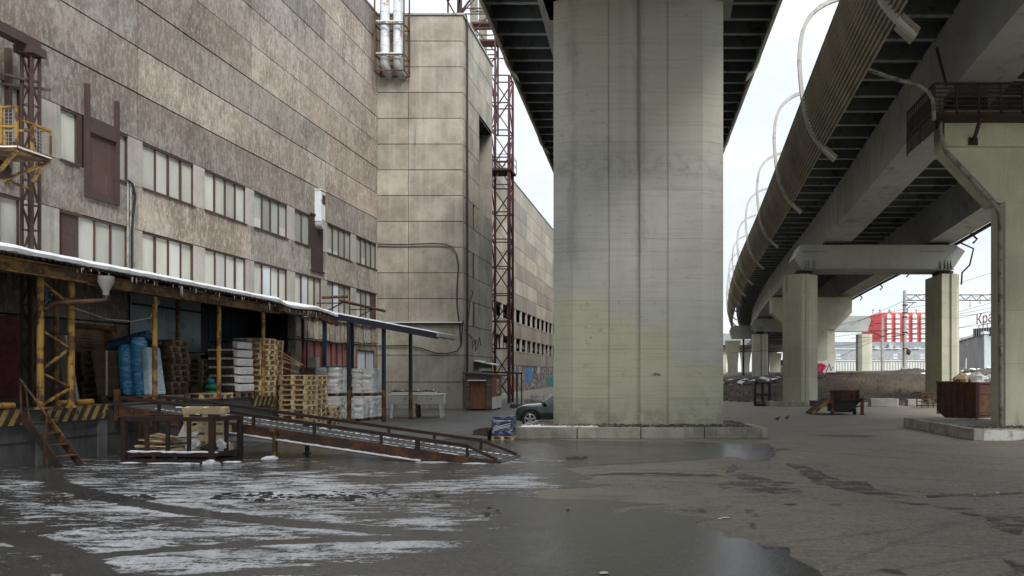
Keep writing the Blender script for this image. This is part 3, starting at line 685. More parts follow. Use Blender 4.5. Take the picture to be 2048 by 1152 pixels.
for i in range(6): t.blob((TX - .7 + rnd(-.2, .2), 45.6 + i * .4, 12.1), (.25, .22, .3), 7, 5, .4, i)
t.build('debris', 'dark', tw)
t = MB(); t.box(WX, TX + .02, TY0 - .18, TY0 - .02, 4.86, 4.95); t.mi = 1; t.box(WX, TX, TY0 - .17, TY0 - .03, 4.952, 4.99); t.build('ledge', ['rustdk', 'snow'], tw)
for pts, r, m_ in (([at(*p, 41.5) for p in ((756, 488), (800, 489), (868, 487), (890, 488), (904, 494), (913, 508), (917, 530), (914, 575), (914, 610), (919, 650), (922, 690), (914, 702), (895, 707), (870, 706), (845, 697), (815, 691), (756, 692))], .035, 'black'),
                   ([at(*p, 41.5) for p in ((756, 645), (925, 646))], .05, 'rustdk'), ([at(*p, 41.52) for p in ((922, 688), (926, 640), (931, 660), (945, 678))], .03, 'black'),
                   ([(TX + .1, 42.2, 22.3), (TX + .1, 42.2, .2)], .06, 'rustdk'), ([(TX - .3, 42.1, 22.9), (TX + .05, 42.15, 22.85), (TX + .1, 42.2, 22.3)], .06, 'rustdk'),
                   ([(TX + .1, 43.1, 7.0), (TX + .1, 43.4, 6.9), (TX + .14, 42.6, 6.2), (TX + .1, 42.3, 5.0)], .03, 'black')):
    MB().tube(pts, r, 7).build('pipe' if r > .04 else 'cable', m_, tw)
t = MB()                                             # scrawled tag on the side wall
for pts in (((43.6, 3.5), (43.6, 4.0), (43.9, 4.0)), ((43.6, 3.8), (43.8, 3.8)), ((44.1, 4.1), (44.3, 3.8), (44.5, 4.1)), ((44.3, 3.8), (44.3, 3.4), (44.8, 3.7), (45.2, 4.3), (45.6, 3.8))):
    t.tube([(TX + .018, y, z) for y, z in pts], .022, 5)
t.build('painted_tag', 'black', tw)

# white ventilation ducts hanging on the tower
du = thing('ventilation_duct', 'pair of white rust stained ducts in a brown bracket frame high on the tower', 'duct', (-15.7, 41, 19))
for x in (-16.1, -15.36):
    t = MB(); t.tube([(x, 40.95, 19.75), (x, 40.95, 27.5)], .255, 18, False)
    for z in (20.5, 21.4, 22.4, 23.4): t.tube([(x, 40.95, z), (x, 40.95, z + .05)], .268, 18)
    t.build('pipe', 'ductw', du, smooth=True)
    t = MB(); t.tube([(x, 40.95, 19.78), (x, 40.95, 19.5), (x + .02, 41.02, 19.3), (x + .05, 41.25, 19.15), (x + .06, 41.6, 19.1)], [.27, .275, .28, .27, .25], 18); t.build('elbow', 'greypipe', du, smooth=True)
t = MB()
for x in (-16.52, -14.88):
    for y in (40.55, 41.4): t.beam((x, y, 19.0), (x, y, 27), .07)
for z in (19.0, 19.9, 21.6, 23.6):
    for a, b in (((-16.52, 40.55), (-14.88, 40.55)), ((-16.52, 41.4), (-14.88, 41.4)), ((-16.52, 40.55), (-16.52, 41.4)), ((-14.88, 40.55), (-14.88, 41.4))): t.beam((*a, z), (*b, z), .06)
t.build('bracket_frame', 'rust', du)
for z in (20.0, 21.8):
    t = MB()
    for x in (-16.1, -15.36): t.box(x - .36, x + .33, 40.6, 40.68, z - .03, z + .03); t.box(x + .27, x + .33, 40.68, 41.3, z - .03, z + .03); t.box(x - .36, x - .3, 40.68, 41.3, z - .03, z + .03)
    t.build('clamp', 'white', du)

# lattice masts
ms = thing('lattice_mast', 'tall red-brown lattice mast standing behind the corner of the stair tower', 'mast', (-11.7, 50.6, 0))
t = MB(); lattice(t, -12.35, -11.1, 50.0, 51.2, 0, 22.6, 1.9, .07, .035); t.beam((-11.1, 50, 0), (-11.1, 50, 18), .2); t.build('lattice', 'mast', ms)
t = MB(); t.box(-12.6, -10.9, 49.8, 51.4, 16.0, 16.12); t.build('platform', 'rustdk', ms)
t = MB()
for x in (-12.6, -11.7, -10.9):
    for y in (49.8, 51.4): t.beam((x, y, 16.1), (x, y, 17.1), .04)
for z in (16.6, 17.1): t.beam((-12.6, 49.8, z), (-10.9, 49.8, z), .03); t.beam((-10.9, 49.8, z), (-10.9, 51.4, z), .03); t.beam((-12.6, 51.4, z), (-10.9, 51.4, z), .03)
t.build('railing', 'mast', ms)
for nm, px_, Y, ww in (('ivory rusted chimney pipe left of its twin behind the tower roof', 948, 64, .33), ('ivory rusted chimney pipe nearer the viaduct, half behind a red platform', 966, 66, .36)):
    x = (px_ - PX) * Y / F; ch = thing('chimney_pipe', nm, 'chimney', (x, Y, 22.6), 'chimney pipes on the factory roof')
    t = MB(); t.tube([(x, Y, 22.6), (x, Y, 46)], ww, 14, False)
    for z in (26, 30, 34, 38, 42): t.tube([(x, Y, z), (x, Y, z + .15)], ww + .06, 14)
    t.build('pipe', 'curb', ch, smooth=True)
rt = thing('roof_mast', 'red lattice frame with a platform beside the chimney pipes on the roof', 'mast', (-17.2, 63, 22.6))
t = MB()
xa, xb = -17.4 - .9, -15.9
lattice(t, -18.2, -15.0, 62.2, 63.2, 22.7, 44, 3.4, .07, .04)
for z in (30.5, 32): t.box(-17.0, -13.6, 62.1, 63.3, z, z + .15)
for z in (31, 31.6, 33, 29): t.beam((-17, 62.1, z), (-13.4, 62.1, z), .08)
t.beam((-13.6, 62.1, 27), (-13.6, 62.1, 33), .1); t.build('lattice', 'mast', rt)
rt = thing('roof_mast', 'pair of slanted antenna struts on the tower roof edge', 'mast', (-13, 44, 22.7))
t = MB()
for p, q in (((912, 30), (894, 0)), ((914, 28), (924, -20)), ((918, 28), (940, 0)), ((896, 26), (896, -20)), ((919, 28), (919, -30)), ((896, 0), (925, -40))):
    t.beam(at(p[0], p[1] + 2, 43.5), at(*q, 43.5), .09)
t.build('strut', 'rustdk', rt)

# wall mounted things
em = thing('elevator_mast', 'slim brown lattice hoist mast running up the wall beside the yellow cage', 'hoist mast', (-16.14, 18.3, 1.28))
t = MB(); lattice(t, -16.27, -16.02, 18.2, 18.42, 1.28, 10.1, .62, .028, .012); t.box(-16.4, -15.9, 18.1, 18.5, 10.1, 10.3); t.build('lattice', 'brown', em)
t = MB(); t.beam((-16.2, 18.5, 10.42), (-16.2, 8, 10.42), .3, .24); t.beam((WX, 18.2, 9.35), (-15.9, 18.6, 9.35), .06); t.beam((WX, 17.2, 9.45), (-16.1, 18.35, 9.45), .06); t.build('top_beam', 'brown', em)
cg = thing('hoist_cage', 'rusty yellow wire mesh work cage hanging on the hoist mast', 'work platform', (-15.5, 17.1, 7.2))
t = MB(); t.box(-16.1, -15.0, 16.65, 17.55, 7.2, 7.27); t.build('floor', 'yellowdk', cg)
t = MB()
for x, y, h in ((-15.0, 16.65, .98), (-15.0, 17.55, .72), (-15.35, 16.65, .98), (-16.1, 16.65, .98), (-16.1, 17.55, .7), (-15.0, 17.05, .72)): t.beam((x, y, 7.25), (x, y, 7.25 + h), .045)
for p, q in (((-15.0, 16.65, 8.2), (-16.1, 16.65, 8.2)), ((-15.0, 16.65, 7.75), (-16.1, 16.65, 7.75)), ((-15, 16.65, 7.95), (-15, 17.55, 7.95)), ((-15, 17.55, 7.95), (-16.1, 17.55, 7.95)), ((-15, 16.65, 7.3), (-15, 17.55, 7.3)), ((-15, 16.65, 7.3), (-16.1, 16.65, 7.3))): t.beam(p, q, .05)
for p, q in (((-15, 16.65, 7.2), (-15.9, 17.1, 6.75)), ((-15, 17.55, 7.2), (-15.9, 17.3, 6.7)), ((-15.9, 17.1, 6.75), (-16.1, 16.65, 7.2)), ((-15.9, 17.1, 6.72), (-16.1, 18.2, 6.72)), ((-15.05, 17.5, 7.2), (-16, 18.2, 6.9))): t.beam(p, q, .06)
t.build('rail_frame', 'yellow', cg)
t = MB()
for i in range(12): x = -15.02 - i * .09; t.beam((x, 16.66, 7.3), (x, 16.66, 8.2), .007)
for i in range(11): z = 7.33 + i * .082; t.beam((-15.02, 16.66, z), (-16.08, 16.66, z), .007)
for i in range(6): y = 17.1 + i * .085; t.beam((-15.01, y, 7.3), (-15.01, y, 7.95), .007)
for i in range(8): z = 7.33 + i * .082; t.beam((-15.01, 17.08, z), (-15.01, 17.53, z), .007)
t.build('mesh_panel', 'greypipe', cg)
t = MB(); t.blob((-15.85, 17.15, 6.9), (.2, .2, .22), 10, 6, .2, 3); t.build('hoist_motor', 'rustdk', cg)
t = MB(); t.box(-16.1, -14.98, 16.62, 16.66, 7.27, 7.3); t.box(-15.02, -14.97, 16.65, 17.55, 7.27, 7.3); t.build('snow', 'snow', cg)
cd = thing('cable_riser', 'vertical bundle of grey conduits and a black cable climbing between windows', 'cable', (WX, 22.5, 4.9))
t = MB()
for y in (22.4, 22.52, 22.66): t.tube([(WX + .05, y, 4.9), (WX + .05, y, 8.0)], .025, 6)
for i in range(9): t.beam((WX + .05, 22.36, 5.0 + i * .35), (WX + .05, 22.7, 5.0 + i * .35), .03)
t.build('conduit', 'greypipe', cd)
MB().tube([(WX + .1, 22.35, 8.02), (WX + .12, 22.5, 7.95), (WX + .12, 22.62, 7.6), (WX + .1, 22.58, 7.2), (WX + .1, 22.5, 6.5), (WX + .1, 22.5, 4.9)], .035, 6).build('cable', 'black', cd)
hd = thing('vent_hood', 'boxy pale blue vent duct on the wall above a brown door', 'duct', (WX + .3, 34.6, 8.9))
t = MB(); t.box(WX, WX + .3, 34.25, 34.72, 9.25, 10.72); t.box(WX - .02, WX + .34, 34.22, 34.75, 10.72, 10.78); t.build('casing', 'ductw', hd, bevel=.02)
t = MB(); t.tube([(WX + .02, 34.5, 9.15), (WX + .32, 34.5, 9.15)], .24, 14); t.build('outlet', 'greypipe', hd, smooth=True)
t = MB(); t.box(WX + .3, WX + .31, 34.4, 34.68, 10.1, 10.55); t.build('grille', 'rustdk', hd)
pr = thing('pipe_rack', 'two brown pipes on struts under the lowest windows near the tower', 'pipe', (-15.9, 36.5, 5.4))
t = MB(); t.tube([(-15.6, 34.3, 5.5), (-15.6, 39.6, 5.46)], .075, 8); t.tube([(WX + .3, 34.4, 5.66), (-15.3, 34.4, 5.7)], .07, 8); t.build('pipe', 'rust', pr, smooth=True)
t = MB()
for y in (34.5, 38): t.beam((WX, y, 4.75), (-15.6, y, 5.42), .05); t.beam((WX, y, 5.4), (-15.6, y, 5.4), .05)
t.build('strut', 'rustdk', pr)
# ------------------------------------------------------------------ loading dock and canopy
DX, DZ = -14.2, 1.28
dk = thing('loading_dock', 'dirty concrete loading dock with hazard striped edge along the factory wall', 'dock', (-15.5, 15, 0))
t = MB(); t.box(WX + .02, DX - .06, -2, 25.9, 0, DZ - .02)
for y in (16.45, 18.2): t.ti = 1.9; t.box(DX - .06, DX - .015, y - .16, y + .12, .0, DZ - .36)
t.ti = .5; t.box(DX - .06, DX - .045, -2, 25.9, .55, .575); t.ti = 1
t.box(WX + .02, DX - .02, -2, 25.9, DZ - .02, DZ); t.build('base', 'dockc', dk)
for y0, y1 in ((8, 15.95), (16.5, 18.3), (24.7, 25.9)):
    t = MB(); t.box(DX - .03, DX + .02, y0, y1, DZ - .33, DZ - .01); t.box(DX - .35, DX + .02, y0, y1, DZ + .002, DZ + .02)
    t.build('edge_plate', 'stripes', dk)
for y0, y1 in ((14, 15.75), (16.95, 17.9)):
    MB().tube([(DX - .08, y0, DZ + .1), (DX - .08, y1, DZ + .1)], .075, 10).build('bumper_bar', 'yellow', dk, smooth=True)
st = thing('steel_stair', 'narrow rusty steel stair with bent handrail leaning on the striped dock edge', 'stair', (-13.7, 16.1, 0))
for y in (15.85, 16.4):
    t = MB(); t.beam((-14.2, y, 1.2), (-13.33, y, 0), .03, .16); t.build('stringer', 'rustdk' if y < 16 else 'yellowdk', st)
for i in range(4):
    z = .24 + i * .25; x = -13.33 - z * .72
    t = MB(); t.box(x - .11, x + .11, 15.87, 16.38, z - .015, z + .015); t.build('tread', 'rust', st)
t = MB(); t.tube([(-14.18, 15.85, 1.2), (-14.2, 15.85, 1.95), (-13.62, 15.85, 1.15), (-13.7, 15.85, .02)], .025, 6); t.tube([(-14.0, 15.85, 1.0), (-14.1, 15.87, 1.82)], .018, 6); t.build('handrail', 'rust', st)

CX = -13.6
cn = thing('dock_canopy', 'sagging rusty canopy under thick snow on yellow posts over the loading dock', 'canopy', (-15, 17, DZ))
def cz(y): return 4.53 - .004 * (y - 15) - .16 * smooth((y - 24.5) / 2.5) * (.75 + .5 * math.sin(y * 1.3))
def roof(u, v):
    y = lerp(4, 29.6, v); x = lerp(WX + .02, CX + .04 + .05 * mnoise.noise(Vector((y * 2, 0, 0))), u)
    z = lerp(5.05, cz(y), u) + (.028 if int(round(v * 320)) % 2 else -.028) + .03 * mnoise.noise(Vector((x, y * 1.2, 0)))
    return (x, y, z)
t = MB(); t.sheet(roof, 8, 320); t.build('roof_sheet', 'rustdk', cn, solid=-.02)
t = MB(); N = 240; rs = []
for i in range(N + 1):
    y = lerp(4, 29.5, i / N); n1 = mnoise.noise(Vector((y * 1.5, 3, 0))); n2 = mnoise.noise(Vector((y * 7, 9, 0)))
    lip = CX + .07 + .06 * n1 + .03 * n2; zb = cz(y) + .035; th = .165 + .04 * n1
    gap = .06 if y > 28.5 else 0
    rs.append([(WX + .05, y, 5.09), (lip - .1, y, zb), (lip, y, zb + .02 + .05 * max(0, n2)), (lip + .015, y, zb + th * .6), (lip - .05, y, zb + th), (CX - .6, y, zb + th + .11), (WX + .05, y, 5.2)])
t.rings(rs); t.build('snow', 'snow', cn, smooth=True)
t = MB()
for y0, y1, x in ((4, 17.0, CX - .12), (17.0, 25.5, CX - .2)):
    k = 0 if y0 < 10 else 1
    t.box(x - .05, x + .05, y0, y1, 4.22 - .03 * k, 4.46 - .06 * k); t.box(x - .12, x + .12, y0, y1, 4.46 - .06 * k, 4.49 - .06 * k); t.box(x - .12, x + .12, y0, y1, 4.19 - .03 * k, 4.22 - .03 * k)
t.build('fascia_beam', 'yellowdk', cn)
t = MB()
for y in [4.5 + i * 1.55 for i in range(17)]: t.beam((WX + .05, y, 4.86), (CX - .25, y, 4.36), .06, .14)
for x in (-14.6, -15.6): z = lerp(5.05, 4.5, (x - WX) / (CX - WX)); t.beam((x, 4, z - .13), (x, 25.5, z - .13), .06, .1)
t.build('rafter', 'rustdk', cn)
POST = [(16.12, .065), (16.95, .07), (19.7, .062), (22.5, .06), (24.95, .06), (11.5, .065), (12.3, .065)]
for y, r in POST:
    t = MB(); t.tube([(-14.0, y, DZ), (-14.0, y, 4.25)], r, 12); t.tube([(-14, y, DZ), (-14, y, DZ + .05)], r + .05, 8)
    t.build('post', 'yellow', cn, smooth=True)
for y, x in ((17.6, -14.9), (24.0, -16.3), (32.6, -16.5)):
    t = MB(); t.tube([(x, y, DZ if y < 30 else 0), (x, y, 4.5)], .06, 10); t.build('post', 'yellowdk', cn, smooth=True)
t = MB(); ys = (16.12, 16.95); zs = [4.15, 3.65, 3.05, 2.65, 2.1, 1.75, 1.35]
for i, (a, b) in enumerate(zip(zs, zs[1:])):
    if i in (1, 3): continue
    t.beam((-14, ys[i % 2], a), (-14, ys[(i + 1) % 2], b), .045)
t.beam((-14, ys[1], 3.85), (-14, ys[0], 3.5), .045); t.beam((-14, ys[1], 2.68), (-14, ys[0], 2.15), .045)
t.build('lattice_brace', 'yellow', cn)
t = MB()
for i in range(70):                                   # icicles and rags under the eave
    y = rnd(16.5, 29); L = rnd(.04, .16) * (2 if rnd(0, 1) < .1 else 1); x = CX + rnd(-.02, .05)
    z = cz(y) - .01; t.tube([(x, y, z), (x, y, z - L)], [.016, .002], 5)
t.build('icicle', 'glass', cn)['kind'] = 'stuff'
t = MB(); q = []                                       # rotten eave boards near the end
for i in range(40):
    y = lerp(25.2, 29.7, i / 39); q.append((y, cz(y) + .02 + .05 * mnoise.noise(Vector((y * 3, 0, 0)))))
q2 = [(y, z - .16 - .12 * abs(mnoise.noise(Vector((y * 2.2, 4, 0)))) - .12 * smooth((y - 26) / 3)) for y, z in q]
t.prism(q + q2[::-1], 'x', CX - .1, CX + .02); t.build('rotten_fascia', 'rust', cn)
fn = thing('rain_funnel', 'grey rain funnel on a rusty pipe beside the yellow lattice post', 'funnel', (CX + .05, 17.4, 3.9))
t = MB(); c = (CX + .1, 17.35)
t.rings([[(c[0] + r * math.cos(k * math.pi / 6), c[1] + r * math.sin(k * math.pi / 6), z) for k in range(12)] for z, r in ((4.4, .17), (4.25, .165), (4.05, .07), (3.95, .065))]); t.build('hopper', 'greypipe', fn, smooth=True)
MB().tube([(c[0], c[1], 4.0), (c[0], c[1], 3.85), (c[0] - .05, c[1] - .1, 3.8), (-13.9, 16.3, 3.66), (-13.95, 16.15, 3.5)], .06, 10).build('pipe', 'rust', fn, smooth=True)
sg = thing('number_sign', 'small dark sign reading 15 hanging behind the lattice post', 'sign', (-15.5, 18.0, 4.0))
MB().box(-15.66, -15.25, 18.0, 18.03, 3.75, 4.2).build('plate', 'bluecorr', sg)
text_mb('15', .4, .004, lambda u, v, w: (-15.455 + u * .8, 17.994 - w, 3.83 + v)).build('number', 'navy', sg)
lb = tag(MB().hexa([(-16.35, 19.65, DZ), (-15.95, 19.5, DZ), (-15.93, 19.58, DZ), (-16.33, 19.73, DZ), (-16.74, 19.75, 3.1), (-16.36, 19.6, 3.1), (-16.34, 19.68, 3.1), (-16.72, 19.83, 3.1)]).build('leaning_panel', 'gpanel', loc=(-16.3, 19.6, DZ)), 'grey panel leaning against the wall between yellow posts and roller shutter', 'panel')
cw = tag(MB().tube([(WX + .3, 20, 3.9), (-16.0, 20.6, 3.62), (-15.6, 21.0, 3.58), (-15.2, 21.2, 3.7), (-15.0, 21.3, 4.2)], .018, 6).build('loose_cable', 'white', loc=(-16, 20.6, 3.6)), 'white slack cable looping under the canopy above the shutter', 'cable')
cw = tag(MB().tube([(WX + .25, 22.3, 2.75), (-16.3, 22.8, 2.6), (-16.2, 23.6, 2.6), (-16.3, 24.6, 2.72), (-16.3, 25.4, 2.75)], .018, 6).build('loose_cable', 'white', loc=(-16.3, 23.6, 2.6)), 'white slack cable looping across the pale blue sheet wall', 'cable')

nc = thing('steel_canopy', 'dark navy steel canopy with thin snow on slim posts beside the tower', 'canopy', (-12.5, 31, 0))
def nz_(x): return 4.62 - (x + 14.3) * .19
t = MB(); xs = (-16.7, -9.8)
for dz0, dz1, y0, y1, m_ in ((-.26, -.03, 30.55, 30.62, 0), (-.03, .0, 30.6, 32.9, 0), (-.2, -.03, 32.8, 32.88, 0), (-.2, -.03, 31.7, 31.78, 0)):
    t.hexa([(xs[0], y0, nz_(xs[0]) + dz0), (xs[1], y0, nz_(xs[1]) + dz0), (xs[1], y1, nz_(xs[1]) + dz0), (xs[0], y1, nz_(xs[0]) + dz0), (xs[0], y0, nz_(xs[0]) + dz1), (xs[1], y0, nz_(xs[1]) + dz1), (xs[1], y1, nz_(xs[1]) + dz1), (xs[0], y1, nz_(xs[0]) + dz1)])
t.build('roof', 'navy', nc)
t = MB(); t.hexa([(xs[0], 30.56, nz_(xs[0]) + .004), (xs[1], 30.56, nz_(xs[1]) + .004), (xs[1], 32.9, nz_(xs[1]) + .004), (xs[0], 32.9, nz_(xs[0]) + .004), (xs[0], 30.56, nz_(xs[0]) + .06), (xs[1], 30.6, nz_(xs[1]) + .03), (xs[1], 32.9, nz_(xs[1]) + .03), (xs[0], 32.9, nz_(xs[0]) + .06)]); t.build('snow', 'snow', nc)
t = MB(); t.box(xs[1] - .02, xs[1] + .1, 30.5, 32.9, nz_(xs[1]) - .16, nz_(xs[1]) + .0); t.build('gutter', 'greypipe', nc)
for x, y in ((-14.77, 31.0), (-13.57, 30.65), (-12.2, 30.9), (-11.7, 32.7), (-14.4, 32.84)):
    zt = nz_(x) - .2; t = MB(); t.beam((x, y, 1.35), (x, y, zt), .13); t.mi = 1; t.beam((x, y, 0), (x, y, 1.35), .132); t.build('post', ['navy', 'yellowdk'], nc)

# ------------------------------------------------------------------ pallets
PL, PW, PH = 1.0, .85, .1835
def pallet_mesh(sl=0):
    t = MB(); r = random.Random(sl)
    for i in range(5): y = -PW / 2 + i * (PW - .12) / 4; t.ti = r.uniform(.75, 1.2); t.box(-PL / 2, PL / 2, y, y + .12, .146, .172)
    for i in range(3): x = -PL / 2 + i * (PL - .12) / 2; t.ti = r.uniform(.75, 1.2); t.box(x, x + .12, -PW / 2, PW / 2, .121, .1455)
    for i in range(3):
        y = -PW / 2 + i * (PW - .12) / 2
        t.ti = r.uniform(.75, 1.2); t.box(-PL / 2, PL / 2, y, y + .12, 0, .022)
        for j in range(3): x = -PL / 2 + j * (PL - .12) / 2; t.ti = r.uniform(.7, 1.25); t.box(x + .002, x + .118, y + .002, y + .118, .0225, .1205)
    return t
PROT = {}
for key, mt in (('new', 'wood'), ('old', 'woodold')):
    PROT[key] = [pallet_mesh(s).build('wooden_pallet', mt) for s in range(3)]
def put_pallet(key, x, y, z, rz, label, group=None, tilt=None):
    src = PROT[key][random.randrange(3)]; o = src.copy(); COL.objects.link(o); o.name = 'wooden_pallet'
    o.location = (x, y, z); o.rotation_euler = tilt or (0, 0, rz); tag(o, label, 'pallet', group); return o
ORD = ['lowest', 'second', 'third', 'fourth', 'fifth', 'sixth', 'seventh', 'eighth', 'ninth', 'tenth', 'eleventh', 'twelfth', 'thirteenth', 'fourteenth', 'fifteenth', 'sixteenth', 'seventeenth', 'eighteenth', 'nineteenth']
def stack(key, x, y, z, n, rz, where, jit=.025, lean=(0, 0), turn=False):
    for i in range(n):
        lab = ('topmost wooden pallet of the ' if i == n - 1 else 'lowest wooden pallet of the ' if i == 0 else ORD[i] + ' wooden pallet from the bottom of the ') + where
        put_pallet(key, x + rnd(-jit, jit) + lean[0] * i, y + rnd(-jit, jit) + lean[1] * i, z + i * PH, rz + rnd(-.03, .03), lab, 'pallets in the ' + where)
stack('new', -13.86, 27.03, 0, 11, .02, 'tall front pile beside the ramp', .03)
stack('new', -14.1, 28.35, 0, 11, .0, 'pile just behind the front pile', .03)
stack('new', -13.98, 29.3, 0, 4, .02, 'low pile left of the wrapped sacks')
stack('new', -14.5, 25.36, DZ, 11, 0, 'pile on the dock end behind the bottles', .03)
stack('new', -15.1, 26.75, 0, 18, .03, 'tallest leaning pile behind the dock end', .035, (.008, .0))
stack('old', -15.86, 24.15, DZ, 7, .05, 'dim pile left of the bottle load')
stack('old', -15.7, 22.5, DZ, 10, .04, 'shaded pile right of the blue rolls', .035)
stack('old', -16.25, 21.05, DZ, 8, .0, 'dim pile behind the cardboard sheets', .04)
for i in range(5):
    tag(MB().beam((-14.9 + i * .06, 26.9 + i * .12, 2.45 + i * .1), (-14.3 + rnd(-.2, .3), 27.9 + rnd(-.2, .2), 2.1 + rnd(0, .5)), .07, .03).build('loose_board', 'wood', loc=(-14.7, 27.2, 2.4)), 'loose broken boards sticking out behind the front pallet pile', 'board', 'loose boards behind the front pile')

# load of cardboard and blue film rolls
lx, ly, lz = -15.05, 20.6, DZ
put_pallet('old', lx - .28, ly, lz, .05, 'pallet under the leaning cardboard sheets and blue rolls')
put_pallet('old', lx + .52, ly - .1, lz, .0, 'pallet under the pale wrapped roll beside the yellow post')
t = MB()
for i in range(26): z = i * .048; dx = -.006 * i + rnd(-.008, .008); t.ti = rnd(.82, 1.1); t.box(-.38 + dx, .24 + dx, -.36 + rnd(-.01, .01), .36, z + .002, z + .046)
t.ti = 1; o = t.build('cardboard_bale', 'card'); o.location = (lx - .56, ly, lz + PH); o.rotation_euler = (0, 0, .05)
tag(o, 'tall bale of flat brown cardboard strapped together left of the blue rolls', 'cardboard')
t = MB(); t.box(-.13, -.1, -.40, -.36, 0, 1.25); t.build('strap', 'filmwhite', o)
def roll(x, y, z, r, h, m_, lab, lean=0, parent=None):
    t = MB(); n = 20; k = 14; rs = []
    for i in range(k + 1):
        q = r * (1 + .05 * mnoise.noise(Vector((x * 3, i * .9, z)))) * (.62 if i in (0, k) else .93 if i in (1, k - 1) else 1)
        zz = h * i / k; rs.append([(q * math.cos(a) + lean * zz + .012 * mnoise.noise(Vector((a, zz * 5, x))), q * math.sin(a), zz) for a in [j * 2 * math.pi / n for j in range(n)]])
    o = t.rings(rs).build('film_roll', m_, smooth=True); o.location = (x, y, z); return tag(o, lab, 'roll')
roll(lx - .1, ly - .30, lz + PH, .185, 1.42, 'filmblue', 'upright blue film wrapped roll beside the cardboard bale', -.07)
roll(lx + .2, ly - .24, lz + PH, .2, 1.62, 'filmblue', 'tallest upright blue film roll in the middle of the dock load', -.05)
t = MB(); t.hexa([(-.14, -.32, 0), (.1, -.3, 0), (.1, .3, 0), (-.14, .3, 0), (-.24, -.28, 1.36), (-.06, -.26, 1.34), (-.06, .26, 1.34), (-.24, .28, 1.36)]); o = t.build('wrapped_boards', 'filmpale', bevel=.05); o.location = (lx + .52, ly - .1, lz + PH)
tag(o, 'pale film wrapped bundle of boards right of the blue rolls', 'bundle')
t = MB(); t.tube([(-.6, -.1, .0), (-.3, -.05, .08), (.05, 0, .2), (.42, .02, .33)], [.15, .17, .18, .15], 12); o = t.build('film_bundle', 'filmdark', smooth=True); o.location = (lx - .22, ly + .05, lz + PH + 1.38)
tag(o, 'navy film bundle lying across the top of the rolls and cardboard', 'bundle')

# bottle load on the dock
bx, by = -14.72, 24.35
put_pallet('old', bx, by, DZ, 0, 'pallet under the shrink wrapped bottle load')
bl = thing('bottle_load', 'six layer shrink wrapped bottle load with white necks showing on the dock', 'bottle load', (bx, by, DZ + PH))
for i in range(6):
    z = DZ + PH + i * .285; dx = -.015 * i
    t = MB(); t.box(bx - .5 + dx, bx + .46 + dx, by - .41, by + .4, z, z + .215); t.build('layer', 'bottles', bl, bevel=.02)
    t = MB()
    t.hexa([(bx + .36 + dx, by - .43, z + .015), (bx + .53 + dx, by - .45, z), (bx + .52 + dx, by + .42, z), (bx + .36 + dx, by + .4, z), (bx + .34 + dx, by - .42, z + .25), (bx + .55 + dx, by - .44, z + .235), (bx + .54 + dx, by + .42, z + .24), (bx + .34 + dx, by + .4, z + .25)]); t.build('film_end', 'filmwhite', bl, bevel=.03)
    if i < 5:
        t = MB()
        for k in range(10):
            for yy in (by - .38, by - .28):
                x = bx - .47 + k * .088 + dx; t.tube([(x, yy, z + .215), (x, yy, z + .25), (x, yy, z + .28)], [.032, .022, .014], 7)
        t.build('bottle_neck', 'filmwhite', bl, smooth=True)
t = MB(); t.sheet(lambda u, v: (bx - .55 + u * 1.05, by - .43 + v * .85, DZ + PH + 1.68 + .05 * math.sin(u * 3.1) + .03 * mnoise.noise(Vector((u * 4, v * 4, 0)))), 12, 8); t.build('top_cover', 'teal', bl, smooth=True, solid=.02)
o = thing('sack', 'shiny green sack with blue tie in front of the bottle load', 'sack', (-14.75, 23.35, DZ))
t = MB(); t.blob((-14.75, 23.35, DZ + .14), (.27, .26, .16), 16, 8, .08, 2); t.blob((-14.75, 23.35, DZ + .36), (.26, .25, .15), 16, 8, .08, 5); t.build('body', 'greenbag', o, smooth=True)
t = MB(); t.blob((-14.78, 23.33, DZ + .55), (.12, .1, .09), 10, 6, .5, 3); t.blob((-14.84, 23.33, DZ + .6), (.05, .04, .09), 8, 5, .5, 8); t.build('tie', 'filmblue', o)
tag(MB().box(-15.4, -15.05, 23.3, 23.6, DZ, DZ + .36).build('cardboard_box', 'card', loc=(-15.2, 23.45, DZ), bevel=.01), 'small brown cardboard box left of the green sack', 'box')
put_pallet('new', -14.55, 22.9, DZ - .0, .0, 'single pallet lying on the dock in front of the green sack')

